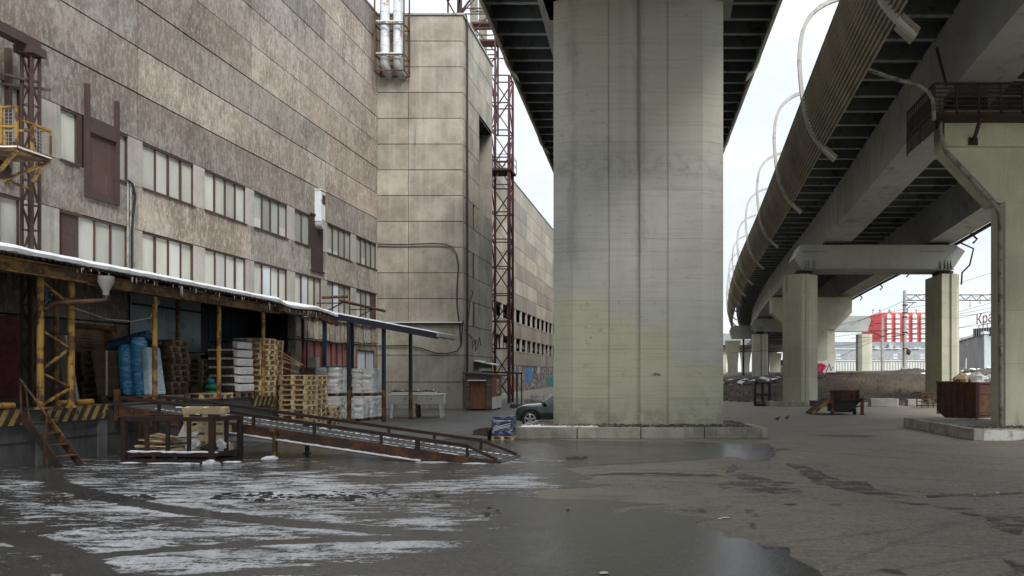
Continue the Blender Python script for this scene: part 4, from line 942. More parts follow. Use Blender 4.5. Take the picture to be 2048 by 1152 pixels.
# sacks on pallets
def sack_load(x0, x1, y0, y1, z, h, lab, sd, mt='sacks', top=None):
    cx, cy = (x0 + x1) / 2, (y0 + y1) / 2
    p = put_pallet('old', cx, cy, z, 0, 'pallet carrying the ' + lab); p.scale = ((x1 - x0) / PL * .98, (y1 - y0) / PW * .98, .75)
    r = thing('sack_load', lab, 'sack load', (cx, cy, z + .13)); t = MB(); t.mi = 0; n = max(5, int((h - .13) / .125)); st = (h - .13) / n; rn = random.Random(sd)
    for i in range(n):
        za = z + .13 + i * st
        for k in range(2):
            for j in range(2):
                ax, bx_ = (x0, lerp(x0, x1, .5)) if k == 0 else (lerp(x0, x1, .5), x1)
                ay, by_ = (y0, lerp(y0, y1, .5)) if j == 0 else (lerp(y0, y1, .5), y1)
                ox, oy = rn.uniform(-.03, .03), rn.uniform(-.03, .03)
                c = ((ax + bx_) / 2 + ox, (ay + by_) / 2 + oy, za + st / 2); hx, hy, hz = (bx_ - ax) / 2 + .02, (by_ - ay) / 2 + .02, st * .56; rs = []
                for q in range(7):
                    f = -1 + 2 * q / 6; s_ = (1 - abs(f) ** 2.6) ** .5 if abs(f) < 1 else .35; s_ = .55 + .45 * s_
                    ring = []
                    for m_ in range(14):
                        a = 2 * math.pi * m_ / 14; ca, sa = math.cos(a), math.sin(a); e = .35
                        X = math.copysign(abs(ca) ** e, ca); Yv = math.copysign(abs(sa) ** e, sa); w = 1 + .07 * mnoise.noise(Vector((a * 2, f + i * 2.3 + sd, k + j * 3.1)))
                        ring.append((c[0] + X * hx * (.9 + .1 * s_) * w, c[1] + Yv * hy * (.9 + .1 * s_) * w, c[2] + f * hz))
                    rs.append(ring)
                t.rings(rs)
    t.build('sacks', mt, r, smooth=True)
    if top: MB().blob((cx, cy, z + h), ((x1 - x0) * .5, (y1 - y0) * .5, .1), 16, 6, .25, sd).build('cover', top, r, smooth=True)
sack_load(-15.0, -14.0, 30.55, 31.5, 0, 1.08, 'lower white sack load directly right of the pallet piles', 1)
sack_load(-15.0, -14.02, 30.6, 31.5, 1.1, 1.2, 'upper white sack load with grey cover right of the pallet piles', 2, 'sacks', 'filmdark')
sack_load(-13.95, -13.2, 31.1, 31.75, 0, .98, 'small white sack load in front between two canopy posts', 3)
sack_load(-14.0, -13.1, 31.95, 33.2, 0, 1.05, 'lower white sack load behind the small one by the canopy post', 4)
sack_load(-14.05, -13.12, 31.95, 33.2, 1.07, 1.2, 'upper white sack load nearest the white washing trough', 5, 'sacks')
sack_load(-15.6, -14.5, 32.4, 33.6, 0, 2.32, 'dark covered sack load at the back under the red windows', 6, 'filmdark', 'filmdark')
tag(MB().box(-16.5, -16.1, 33.0, 33.3, 2.35, 2.8).build('wall_box', 'milk', loc=(-16.3, 33.1, 2.3)), 'small white box on the wall beside the red windows', 'box')

# ------------------------------------------------------------------ loading ramp
rp_ = thing('loading_ramp', 'long rusty steel loading ramp streaked with snow rising to the dock', 'ramp', (-9, 17.8, 0))
NA, NB = Vector((-3.9, 16.74, 0)), Vector((-14.2, 18.62, 0)); nrm = Vector((.18, .9837, 0)); WD = 1.18
def rz_(s): return .05 + 1.2 * s if s < .9 else lerp(1.13, 1.26, (s - .9) / .1)
def rpnt(s, o, z): p = NA.lerp(NB, s) + nrm * o; return (p.x, p.y, rz_(s) + z)
for o in (0, WD):
    t = MB(); rs = []
    for i in range(25):
        s = i / 24; zt = rz_(s); zb = max(.012, zt - .27); a = NA.lerp(NB, s) + nrm * (o - .03); b = a + nrm * .06
        rs.append([(a.x, a.y, zb), (b.x, b.y, zb), (b.x, b.y, zt), (a.x, a.y, zt)])
    t.rings(rs)
    for i in range(12):
        s0, s1 = .18 + i * .066, .24 + i * .066
    t.build('side_beam', 'rust', rp_)
    t = MB()
    rs = []
    for i in range(25):
        s = i / 24; zt = rz_(s) - .27
        if zt < .02: continue
        a = NA.lerp(NB, s) + nrm * (o - .09); b = a + nrm * .18; rs.append([(a.x, a.y, zt - .02), (b.x, b.y, zt - .02), (b.x, b.y, zt), (a.x, a.y, zt)])
    t.rings(rs); t.build('flange', 'rust', rp_)
    if o == 0:
        t = MB(); rs = []
        for i in range(80):
            s = .19 + .5 * i / 79; zt = rz_(s) - .27; w = .035 + .02 * mnoise.noise(Vector((i * .4, 0, 0))); a = NA.lerp(NB, s) + nrm * -.088; b = a + nrm * .055
            rs.append([(a.x, a.y, zt + .003), (b.x, b.y, zt + .003), (b.x, b.y, zt + w), (a.x, a.y, zt + w * .7)])
        t.rings(rs); t.build('snow', 'snow', rp_)
t = MB(); rs = []
for i in range(25): s = i / 24; rs.append([rpnt(s, .03, -.05), rpnt(s, WD - .03, -.05), rpnt(s, WD - .03, -.02), rpnt(s, .03, -.02)])
t.rings(rs)
for i in range(60): s = .01 + i * .0165; t.hexa([rpnt(s, .05, -.02), rpnt(s, WD - .05, -.02), rpnt(s + .004, WD - .05, -.02), rpnt(s + .004, .05, -.02), rpnt(s, .05, -.004), rpnt(s, WD - .05, -.004), rpnt(s + .004, WD - .05, -.004), rpnt(s + .004, .05, -.004)])
t.build('deck', 'rampdeck', rp_)
t = MB()
for o, wd in ((.04, .03), (.45, .012), (1.1, .05)):
    rs = []
    for i in range(150):
        s = .01 + .93 * i / 149; n = mnoise.noise(Vector((i * .33, o * 9, 0))); w = max(.003, wd * (.55 + 1.5 * n)); c = o + .05 * mnoise.noise(Vector((i * .12, o * 5, 3)))
        h = .008 + .03 * max(0, n)
        rs.append([rpnt(s, c - w, -.019), rpnt(s, c + w, -.019), rpnt(s, c + w * .6, -.015 + h), rpnt(s, c - w * .6, -.015 + h)])
    t.rings(rs)
t.build('snow', 'snow', rp_, smooth=True)
for o, s0 in ((.0, .08), (WD, .10)):
    t = MB(); h = .25 if o == 0 else .24
    pts = [rpnt(s0, o, h), rpnt(.5, o, h), rpnt(.9, o, h), rpnt(1.0, o, h - .06)]
    for a, b in zip(pts, pts[1:]): t.beam(a, b, .07, .075)
    t.beam(rpnt(s0, o, h), rpnt(.01, o, .02), .06, .06); t.build('handrail', 'rustdk', rp_)
    for s in ([s0, .2, .29, .46, .62, .76, .88] if o == 0 else [s0, .22, .34, .5, .66, .8, .92]):
        t = MB(); t.beam(rpnt(s, o, -.02), rpnt(s, o, h), .09 if s == .2 else .06); t.build('rail_post', 'rustdk', rp_)
t = MB(); t.beam(rpnt(.995, -.05, -.4), rpnt(.995, -.05, .42), .1); t.build('rail_post', 'rust', rp_)
for s, o, m_ in ((.56, .0, 'yellowdk'), (.56, WD, 'navy')):
    x, y, z = rpnt(s, o, 0); t = MB(); t.tube([(x, y - .06, .0), (x, y - .06, z + .02)], .055, 10); t.tube([(x, y - .06, 0), (x, y - .06, .02)], .11, 8); t.box(x - .09, x + .09, y - .14, y - .031, z - .06, z + .03); t.tube([(x - .13, y - .06, z - .02), (x + .13, y - .06, z - .02)], .02, 6); t.build('support_leg', m_, rp_, smooth=True)
for i in range(6):
    t = MB(); x, y, z = rpnt(.03 + i * .012, -.05 + i * .2, 0); 
sn = MB()
for (x, y, rx, ry, rz2) in ((-9.7, 17.6, .2, .14, .08), (-12.5, 16.82, .3, .07, .02), (-11.6, 16.7, .45, .07, .025), (-11.1, 16.66, .3, .06, .03), (-10.5, 16.6, .18, .1, .1), (-10.25, 16.95, .2, .08, .03), (-5.6, 16.95, .4, .04, .015), (-4.5, 16.7, .3, .05, .02)): sn.blob((x, y, .0), (rx, ry, rz2), 16, 6, .5, x)
o = sn.build('snow_heap', 'snow', smooth=True); tag(o, None, None, None, 'structure')

# ------------------------------------------------------------------ rusty cage with scrap
ca = thing('scrap_cage', 'rusty open steel cage full of broken boards in front of the ramp', 'cage', (-11.6, 17.2, 0))
c0, c1, dep = Vector((-12.78, 16.98, 0)), Vector((-10.56, 16.72, 0)), Vector((.16, .82, 0))
def cp(u, v, z): p = c0.lerp(c1, u) + dep * v; return (p.x, p.y, z)
for u, v, w in ((0, 0, .1), (1, 0, .11), (1, 1, .1), (0, 1, .1)):
    t = MB(); t.beam(cp(u, v, .0), cp(u, v, 1.08), w); t.build('corner_post', 'rustdk', ca)
for u in (.26, .5, .74):
    t = MB(); t.beam(cp(u, 0, .24), cp(u, 0, 1.0), .085, .04, (0, 1, 0)); t.build('bar', 'rustdk', ca)
for u, v in ((1, .5), (.3, 1), (.6, 1), (0, .5)):
    t = MB(); t.beam(cp(u, v, .2), cp(u, v, 1.0), .07); t.build('bar', 'rustdk', ca)
t = MB()
for a, b in (((0, 0), (1, 0)), ((1, 0), (1, 1)), ((1, 1), (0, 1)), ((0, 1), (0, 0))):
    t.beam(cp(*a, 1.02), cp(*b, 1.02), .07, .1); t.beam(cp(*a, .2), cp(*b, .2), .07, .1); t.beam(cp(*a, .05), cp(*b, .05), .07, .07)
for u in (.35, .6): t.beam(cp(u, 0, .02), cp(u, 0, .2), .08)
t.build('frame', 'rustdk', ca)
t = MB(); t.hexa([cp(.02, .02, .21), cp(.98, .02, .21), cp(.98, .98, .21), cp(.02, .98, .21), cp(.02, .02, .245), cp(.98, .02, .245), cp(.98, .98, .245), cp(.02, .98, .245)]); t.build('floor', 'woodold', ca)
t = MB()
for i in range(14): u = rnd(.05, .98); t.blob(cp(u, rnd(-.03, .12), .25), (rnd(.1, .25), .07, .03), 10, 4, .4, i)
t.build('snow', 'snow', ca, smooth=True)
put_pallet('new', -11.0, 17.36, .78, 0, 'pale new pallet standing on edge in the scrap cage', None, (R(99), 0, R(-6))).scale = (1.08, 1.22, 1)
for i in range(26):
    u, v, z = rnd(.16, .55), rnd(.1, .8), .26 + i * .014
    a = Vector(cp(u, v, z)); d_ = Vector((rnd(.3, .6), rnd(-.12, .12), rnd(-.05, .06)))
    o = MB().beam(a - d_ * .7, a + d_ * .7, .09, .022).build('broken_board', 'wood' if i % 3 else 'woodold', loc=a); tag(o, 'broken pallet boards heaped on the floor of the scrap cage', 'board', 'broken boards in the scrap cage')
o = MB().hexa([cp(.42, .5, .5), cp(.62, .45, .45), cp(.62, .5, .45), cp(.42, .55, .5), cp(.5, .6, 1.0), cp(.74, .55, .95), cp(.74, .6, .95), cp(.5, .65, 1.0)]).build('printed_board', 'white', loc=cp(.5, .5, .5)); tag(o, 'white printed board with black smears leaning in the scrap cage', 'board')
t = MB()
for (u, v, r) in ((.52, .72, .04), (.6, .8, .05), (.62, .62, .035), (.56, .9, .06), (.66, .92, .05)): p = Vector(cp(.42 + .2 * u + .1 * v, .48 + .12 * v, .48 + .48 * v)); t.blob((p.x, p.y - .02, p.z), (r * 1.3, .018, r * .6), 10, 5, .5, r * 50)
t.build('print', 'black', o)
for u, v, s_, lab in ((.68, .3, .14, 'crumpled white plastic bag in the scrap cage left of the corner post'), (.95, .5, .13, 'white plastic bag by the right bars of the scrap cage')):
    tag(MB().blob(cp(u, v, .38), (s_ * 1.2, s_, s_), 14, 8, .6, u * 9).build('plastic_bag', 'filmwhite', loc=cp(u, v, .3)), lab, 'bag')
tag(MB().blob(cp(.86, .35, .34), (.2, .14, .1), 12, 7, .5, 4).build('plastic_bag', 'black', loc=cp(.86, .35, .25)), 'black bag on the cage floor beside the pale pallet', 'bag')

# wrapped blue load, tyre
put_pallet('woodold' if 0 else 'new', -5.22, 22.85, 0, 0, 'pallet under the dark blue wrapped cube by the kerb').scale = (.68, .66, .7)
bc = thing('wrapped_cube', 'dark blue box load in crinkled clear film beside the pillar island', 'wrapped load', (-5.22, 22.85, .13))
MB().box(-5.55, -4.9, 22.56, 23.12, .13, .73).build('box_load', 'wrapblue', bc, bevel=.02)
t = MB()
for z, dz in ((.38, .14), (.34, .12), (.30, .13), (.56, .05), (.62, -.03)): t.beam((-5.5, 22.548, z), (-4.96, 22.548, z + dz), .006, .016)
MB_ = t.build('film_fold', 'filmwhite', bc)
tag(MB().tube([(-5.72, 22.98 + .15 * math.cos(a), .16 + .13 * math.sin(a)) for a in [k * math.pi / 8 for k in range(17)]], .045, 8, False).build('tyre', 'rubber', loc=(-5.72, 22.98, .0), smooth=True), 'old tyre propped behind the blue wrapped load', 'tyre')

# washing trough table
tb = thing('trough_table', 'long white metal trough on splayed legs beside the canopy posts', 'trough', (-12.1, 34.5, 0))
a0, a1 = Vector((-12.55, 32.5, 0)), Vector((-11.55, 36.6, 0)); dv = (a1 - a0).normalized(); nv = Vector((-dv.y, dv.x, 0))
a0 = Vector((-12.78, 33.1, 0)); a1 = Vector((-10.55, 33.6, 0)); dv = (a1 - a0).normalized(); nv = Vector((-dv.y, dv.x, 0))
def tpnt(s, o, z): p = a0.lerp(a1, s) + nv * o; return (p.x, p.y, z)
t = MB(); t.rings([[tpnt(s, o, z) for o, z in ((0.1, .62), (.9, .62), (1.05, 1.05), (-.05, 1.05))] for s in (-.01, .0, .5, 1.0, 1.03)]); t.rings([[tpnt(s, o, z) for o, z in ((-.1, 1.05), (1.1, 1.05), (1.1, 1.1), (-.1, 1.1))] for s in (-.03, 1.04)]); t.build('trough', 'white', tb, bevel=.015)
t = MB(); t.rings([[tpnt(s, o, z) for o, z in ((.3, 1.1), (.9, 1.1), (.9, 1.2), (.3, 1.2))] for s in (.0, .86)]); t.build('rim_shelf', 'white', tb)
t = MB(); t.rings([[tpnt(s, o, z) for o, z in ((.45, 1.2), (.75, 1.2), (.75, 1.25), (.45, 1.25))] for s in (.0, .84)])
t.build('tap_rail', 'rustdk', tb)
for i in range(6):
    t = MB(); p = tpnt(.06 + i * .15, .5, 1.25); t.blob((p[0], p[1], p[2] + .02), (.05, .05, .035), 8, 5, .1, i); t.build('tap', 'snow' if i % 2 else 'rustdk', tb)
for s, o in ((.04, .05), (.96, .05), (.04, 1.0), (.96, 1.0), (.5, .05), (.5, 1.0)):
    t = MB(); t.beam(tpnt(s, o, .65), tpnt(s + (.02 if s > .3 else -.02), o, 0), .1, .07); t.build('leg', 'white' if s != .5 else 'brown', tb)
t = MB()
for s in (.28, .78): p = tpnt(s, -.0, .88); t.blob(p, (.035, .03, .03), 6, 4, .3, s)
t.build('hole', 'black', tb)

# wooden shed, pipe frame
sh = thing('wooden_shed', 'small weathered wooden shed with brown plank door by the tower corner', 'shed', (-10.5, 41, 0))
sx0, sx1, sy0, sy1 = -11.28, -9.78, 39.9, 42.2
sx1 = -9.8
t = MB()
for i in range(15):
    z = .08 + i * .128; t.ti = rnd(.75, 1.15); t.box(sx0, -11.0, sy0, sy0 + .05, z, z + .118); t.box(-10.15, sx1, sy0, sy0 + .05, z, z + .118)
    t.box(sx0 + .05, sx1 - .05, sy0 + .05, sy1, z, z + .128)
    if z > 1.6: t.ti = rnd(.8, 1.1); t.box(-11.0, -10.15, sy0, sy0 + .05, z, z + .118)
t.ti = 1; t.build('wall', 'shed', sh)
t = MB(); t.box(sx1 - .05, sx1, sy0 + .05, sy1, .75, 1.98); t.mi = 1; t.box(sx1 - .05, sx1 + .004, sy0 + .05, sy1, .08, .75); t.build('side_wall', ['sheddoor', 'milk'], sh)
t = MB(); t.box(-10.98, -10.17, sy0 - .03, sy0 + .02, .1, 1.56)
t.build('door', 'sheddoor', sh)
t = MB(); t.hexa([(sx0 - .1, sy0 - .2, 2.05), (sx1 + .12, sy0 - .2, 1.9), (sx1 + .12, sy1 + .1, 1.9), (sx0 - .1, sy1 + .1, 2.05), (sx0 - .1, sy0 - .2, 2.13), (sx1 + .12, sy0 - .2, 1.98), (sx1 + .12, sy1 + .1, 1.98), (sx0 - .1, sy1 + .1, 2.13)]); t.build('roof', 'tar', sh)
t = MB(); t.box(-11.05, -10.1, sy0 - .35, sy0 - .005, 1.62, 1.65); t.mi = 1; t.box(-11.05, -10.1, sy0 - .35, sy0 - .005, 1.652, 1.69); t.build('door_awning', ['shed', 'snow'], sh)
t = MB(); t.box(sx1 + .0, sx1 + .03, 41.0, 41.45, .95, 1.7); t.mi = 1; t.box(sx1 + .03, sx1 + .035, 41.08, 41.37, 1.05, 1.6); t.build('window', ['milk', 'sheddoor'], sh)
t = MB()
for x in (sx0 + .2, -10.5, sx1 - .2): t.box(x - .15, x + .15, sy0 + .05, sy1 - .05, 0, .08)
t.build('skid', 'tar', sh)
pf = thing('pipe_gallows', 'thin rusty pipe gallows with a snow covered hatch behind the shed', 'pipe frame', (-10, 45.5, 0))
t = MB(); t.tube([(-11.8, 45.5, 2.15), (-9.25, 45.5, 2.05)], .05, 8); t.tube([(-9.6, 45.5, 0), (-9.6, 45.5, 2.07)], .05, 8); t.tube([(-9.35, 45.7, 0), (-9.35, 45.7, 2.07)], .04, 8); t.build('pipe', 'rustdk', pf, smooth=True)
t = MB(); t.box(TX + .02, TX + .8, 44.0, 45.2, 2.35, 2.75); t.build('hatch', 'tar', pf)
t = MB(); t.hexa([(TX + .02, 43.9, 2.8), (TX + 1.2, 43.9, 2.55), (TX + 1.2, 45.3, 2.55), (TX + .02, 45.3, 2.8), (TX + .02, 43.9, 2.86), (TX + 1.2, 43.9, 2.62), (TX + 1.2, 45.3, 2.62), (TX + .02, 45.3, 2.86)]); t.build('snow', 'snow', pf)
tag(MB().box(-9.4, -8.4, 42.6, 43.3, 0, .22).build('crate', 'tar', loc=(-9, 43, 0), bevel=.02), 'low dark crate with snow at the foot of the shed', 'crate')
t = MB()
for i in range(60): t.blob((-8.2 + rnd(-1.8, 2.6), rnd(49, 57), .1), (rnd(.2, .6), rnd(.2, .5), rnd(.15, .5)), 7, 5, .5, i)
t.build('rubble_bank', 'concblk', smooth=False)['kind'] = 'stuff'
tag(bpy.data.objects['rubble_bank'], 'bank of pale rubble and snow below the graffiti wall', None)

# ------------------------------------------------------------------ dark green off-road car
car = thing('parked_car', 'dark green off-road car with snow on its bonnet half behind the pillar', 'car', (-4.0, 27.7, 0))
Yc = 27.72; cs = .8
ST = [(-5.78, .34, .60, .66, .62, .5), (-5.72, .30, .74, .80, .70, .58), (-5.55, .28, .80, .87, .73, .62), (-5.1, .28, .84, .91, .75, .66), (-4.82, .28, .86, .93, .76, .68), (-4.40, .28, .87, 1.24, .76, .60), (-4.1, .28, .87, 1.36, .76, .58), (-3.3, .28, .87, 1.38, .76, .58), (-2.6, .28, .87, 1.36, .76, .58), (-2.15, .30, .86, 1.15, .74, .58), (-2.05, .34, .8, .86, .70, .6)]
t = MB(); rs = []
for x, zb, zl, zt, w, wt in ST:
    hs = [(w * .85, zb), (w, zb + .08), (w * 1.01, lerp(zb, zl, .55)), (w * .98, zl), (wt, zt - .02), (wt * .6, zt)]
    rs.append([(x, Yc - a, z) for a, z in hs] + [(x, Yc + a, z) for a, z in hs[::-1]])
bs = [t.add(r) for r in rs]; n = 12
for i, (b, e) in enumerate(zip(bs, bs[1:])):
    for k in range(n):
        t.mi = 0
        if i >= 4 and k in (3, 7): t.mi = 1
        if k in (4, 5, 6) and i < 4: t.mi = 2
        if k in (4, 5, 6) and i == 4: t.mi = 2
        t.face([b + k, b + (k + 1) % n, e + (k + 1) % n, e + k])
t.mi = 0; t.face([bs[0] + k for k in range(n)]); t.face([bs[-1] + k for k in range(n)][::-1])
t.build('body', ['carpaint', 'darkglass', 'snow'], car, smooth=True)
for x in (-5.18, -2.7):
    for sgn in (-1, 1):
        y0 = Yc + sgn * .78
        t = MB(); t.tube([(x, y0 - .1, .36), (x, y0 - .06, .36), (x, y0 + .06, .36), (x, y0 + .1, .36)], [.27, .31, .31, .27], 24); wl_ = t.build('wheel', 'rubber', car, smooth=True)
        t = MB()
        yy = y0 + sgn * .105
        for k in range(5): a = k * 2 * math.pi / 5 + .3; t.beam((x, yy, .36), (x + .19 * math.cos(a), yy, .36 + .19 * math.sin(a)), .06, .03, (0, 1, 0))
        t.tube([(x + .2 * math.cos(a), yy, .36 + .2 * math.sin(a)) for a in [k * math.pi / 12 for k in range(25)]], .018, 6, False); t.build('rim', 'chrome', wl_)
        t = MB(); t.tube([(x + .36 * math.cos(a), Yc + sgn * .775, .38 + .36 * math.sin(a)) for a in [k * math.pi / 10 for k in range(11)]], .035, 6); t.build('wheel_arch', 'black', car, smooth=True)
        t = MB(); t.tube([(x, Yc + sgn * .70, .37), (x, Yc + sgn * .775, .37)], .345, 24); t.build('wheel_well', 'black', car)
for sgn in (-1, 1):
    t = MB(); t.blob((-5.72, Yc + sgn * .52, .66), (.07, .13, .09), 12, 7, .0, 1); t.build('headlight', 'lamp', car, smooth=True)
    t = MB(); t.box(-4.75, -4.62, Yc + sgn * .86 - .07, Yc + sgn * .86 + .07, .9, 1.0); t.build('mirror', 'carpaint', car, bevel=.03)
    t = MB(); t.box(-4.9, -2.5, Yc + sgn * .765 - .02, Yc + sgn * .765 + .02, .5, .56); t.build('side_strip', 'black', car)
t = MB(); t.box(-5.88, -5.7, Yc - .66, Yc + .66, .3, .48); t.build('bumper', 'carpaint', car, bevel=.05)
t = MB()
for i in range(7): t.box(-5.8, -5.775, Yc - .3 + i * .09, Yc - .25 + i * .09, .54, .72)
t.build('grille', 'chrome', car)
# ------------------------------------------------------------------ viaduct helpers
def sweep(mb, ys, sec, pos, tint=None):
    prev = None
    for y in ys:
        x, z = pos(y); r = mb.add([(x + dx, y, z + dz) for dx, dz in sec]); n = len(sec)
        if prev is not None:
            mb.ti = tint() if tint else 1.0
            for k in range(n): mb.face([prev + k, prev + (k + 1) % n, r + (k + 1) % n, r + k])
        else: mb.face([r + k for k in range(n)])
        prev = r
    mb.face([prev + k for k in range(n)][::-1]); mb.ti = 1.0
def yr(a, b, st): n = max(1, round((b - a) / st)); return [lerp(a, b, i / n) for i in range(n + 1)]
ARC = [(0, 0), (-.3, .25), (-.68, .62), (-.98, 1.05), (-1.2, 1.55), (-1.33, 2.1), (-1.42, 2.75), (-1.5, 3.6), (-1.52, 4.4), (-1.38, 5.44), (-.98, 6.15), (-.3, 6.62), (.6, 6.9)]
def arc_at(t):
    s = t * (len(ARC) - 1); i = min(int(s), len(ARC) - 2); f = s - i
    p = [ARC[max(0, min(len(ARC) - 1, i + k))] for k in (-1, 0, 1, 2)]
    return tuple(.5 * (2 * p[1][q] + (p[2][q] - p[0][q]) * f + (2 * p[0][q] - 5 * p[1][q] + 4 * p[2][q] - p[3][q]) * f * f + (3 * p[1][q] - p[0][q] - 3 * p[2][q] + p[3][q]) * f ** 3) for q in (0, 1))
def barrier(par, tail, hoops, mir, scale=1.0):
    # corrugated shell hung on curved ribs outside the deck edge
    for y in hoops:
        x, z = tail(y); t = MB(); rs = []
        for i in range(37):
            dx, dz = arc_at(i / 36); ex, ez = arc_at(min(1, i / 36 + .02)); fx, fz = arc_at(max(0, i / 36 - .02))
            tx, tz = ex - fx, ez - fz; L = math.hypot(tx, tz); nx, nz2 = -tz / L * .08, tx / L * .08
            q = [(x + mir * scale * (dx + s1 * nx), y + s2 * .075, z + scale * (dz + s1 * nz2)) for s1, s2 in ((-1, -1), (1, -1), (1, 1), (-1, 1))]
            rs.append(q)
        t.rings(rs); t.build('hoop', 'hoop', par, smooth=True)
    for a, b in zip(hoops, hoops[1:]):
        t = MB(); ys = [a + .11 + (b - a - .22) * i / 10 for i in range(11)]; m = 68; rows = []
        for y in ys:
            x, z = tail(y); row = []
            for i in range(m):
                f = lerp(.135, .50, i / (m - 1)); dx, dz = arc_at(f); ex, ez = arc_at(f + .02); fx, fz = arc_at(f - .02)
                tx, tz = ex - fx, ez - fz; L = math.hypot(tx, tz); o = .045 if i % 4 in (0, 1) else -.055
                row.append((x + mir * scale * (dx - tz / L * o + .05), y, z + scale * (dz + tx / L * o)))
            rows.append(row)
        bs = [t.add(r) for r in rows]
        for i, (p, q) in enumerate(zip(bs, bs[1:])):
            t.ti = rnd(.85, 1.08)
            for k in range(m - 1): t.face([p + k, p + k + 1, q + k + 1, q + k])
        for y0, y1 in ((a + .11, a + .55), (b - .4, b - .11)):     # short skirts beside each rib
            rows = []
            for y in (y0, y1):
                x, z = tail(y); row = []
                for i in range(9):
                    f = lerp(.03, .135, i / 8); dx, dz = arc_at(f); o = .05 if i % 2 else -.05
                    row.append((x + mir * scale * (dx - .7 * o + .05), y, z + scale * (dz + .7 * o)))
                rows.append(row)
            p, q = t.add(rows[0]), t.add(rows[1])
            for k in range(8): t.face([p + k, p + k + 1, q + k + 1, q + k])
        t.build('noise_panel', 'corr', par, solid=.02)
def pier_plan(x0, x1, y0, y1, chx, chy, gx=None, gw=.12, gd=.14, extra=()):
    pts = [(x0, y0 + chy), (x0 + chx, y0)]
    cuts = sorted([(e, .035, .03) for e in extra] + ([(gx, gw, gd)] if gx is not None else []))
    for c, w, d_ in cuts: pts += [(c - w, y0), (c - w * .7, y0 + d_), (c + w * .7, y0 + d_), (c + w, y0)]
    pts += [(x1 - chx, y0), (x1, y0 + chy), (x1, y1 - chy), (x1 - chx, y1), (x0 + chx, y1), (x0, y1 - chy)]
    return pts
def pier_body(mb, plan, zs, gap=.004):
    for a, b in zip(zs, zs[1:]): mb.ti = rnd(.96, 1.03); mb.prism(plan, 'z', a + gap, b - gap)
    cx = sum(p[0] for p in plan) / len(plan); cy = sum(p[1] for p in plan) / len(plan); mb.ti = .6
    mb.prism([(cx + (x - cx) * .992, cy + (y - cy) * .975) for x, y in plan], 'z', zs[0], zs[-1] - .02); mb.ti = 1

# ------------------------------------------------------------------ big pillar and its kerbed island
isl = thing('pillar_island', 'gravel filled concrete kerb island round the central pillar', 'kerb island', (-1, 25, 0))
ip = [(-4.95, 22.9), (3.1, 22.9), (2.35, 26.75), (-4.95, 26.75)]
t = MB()
def kerb(mb, a, b, n, h=.36, w=.2):
    a, b = Vector((*a, 0)), Vector((*b, 0)); d = (b - a).normalized(); q = Vector((-d.y, d.x, 0)) * w
    for i in range(n):
        p = a.lerp(b, i / n) + d * .012; e = a.lerp(b, (i + 1) / n) - d * .012; o = rnd(-.012, .012); q2 = q.normalized() * o; hh = h + rnd(-.008, .008)
        mb.ti = rnd(.85, 1.1)
        mb.hexa([p + q2, e + q2, e + q, p + q, p + q2 + q * .1 + Vector((0, 0, hh)), e + q2 + q * .1 + Vector((0, 0, hh)), e + q + Vector((0, 0, hh)), p + q + Vector((0, 0, hh))])
    mb.ti = 1
for a, b, n in zip(ip, ip[1:] + ip[:1], (4, 2, 4, 2)): kerb(t, a, b, n)
t.build('kerb', 'curb', isl, bevel=.025)
t = MB(); t.sheet(lambda u, v: (lerp(-4.76, 2.9 - .35 * v, u), lerp(23.09, 26.6, v), .30 + .05 * mnoise.noise(Vector((u * 14, v * 9, 0)))), 60, 30); t.build('gravel_bed', 'gravel', isl)
t = MB()
for i in range(420):
    x, y = rnd(-4.7, 2.7), rnd(23.1, 24.8); r = rnd(.015, .05); t.blob((x, y, .33), (r * 1.3, r, r * .7), 6, 4, .3, i)
t.build('gravel_stone', 'stone', isl)['kind'] = 'stuff'
t = MB()
for i in range(90): x, y = rnd(-4.7, -2.4), rnd(23.1, 23.6); t.blob((x, y, .36), (rnd(.03, .16), rnd(.03, .08), rnd(.02, .06)), 7, 4, .4, i)
t.build('snow', 'snow', isl)['kind'] = 'stuff'
for i in range(5):
    a = Vector((-4.1 + i * .35 + rnd(-.1, .1), 23.3 + rnd(-.08, .1), .41)); tag(MB().beam(a, a + Vector((rnd(.5, .9), rnd(-.1, .1), rnd(-.02, .04))), .09, .03).build('loose_board', 'woodold', loc=a), 'weathered board lying with snow on the gravel left of the big pillar', 'board', 'boards lying on the pillar island')
pl = thing('viaduct_pillar', 'huge grooved concrete viaduct pillar with greenish repainted base in the centre', 'pillar', (-1.1, 25.6, .28))
plan = pier_plan(-4.05, 1.85, 24.9, 26.35, .72, .3, -1.08, .06, .07, (-2.1, -.09))
t = MB(); zs = [.28, 1.22, 2.89, 4.57, 6.27, 6.70, 8.37, 10.04, 11.72, 13.4, 15.0]; pier_body(t, plan, zs); t.build('shaft', 'pillar', pl)
t = MB()
for z in (2.05, 3.7, 5.4, 7.5, 9.2, 10.8, 12.5):
    for x in (-2.75, -1.6, -.6, .6): t.tube([(x, 24.885, z), (x, 24.91, z)], .05, 8)
t.build('tie_hole_plug', 'pillar', pl)
mb = text_mb('NNz', .16, .003, lambda u, v, w: (-.48 + u, 24.893 - w, 1.98 + v)); mb.build('painted_mark', 'black', pl)
t = MB(); t.box(-4.4, 2.2, 24.7, 26.55, 15.0, 15.25); t.build('bearing_shelf', 'cap', pl)

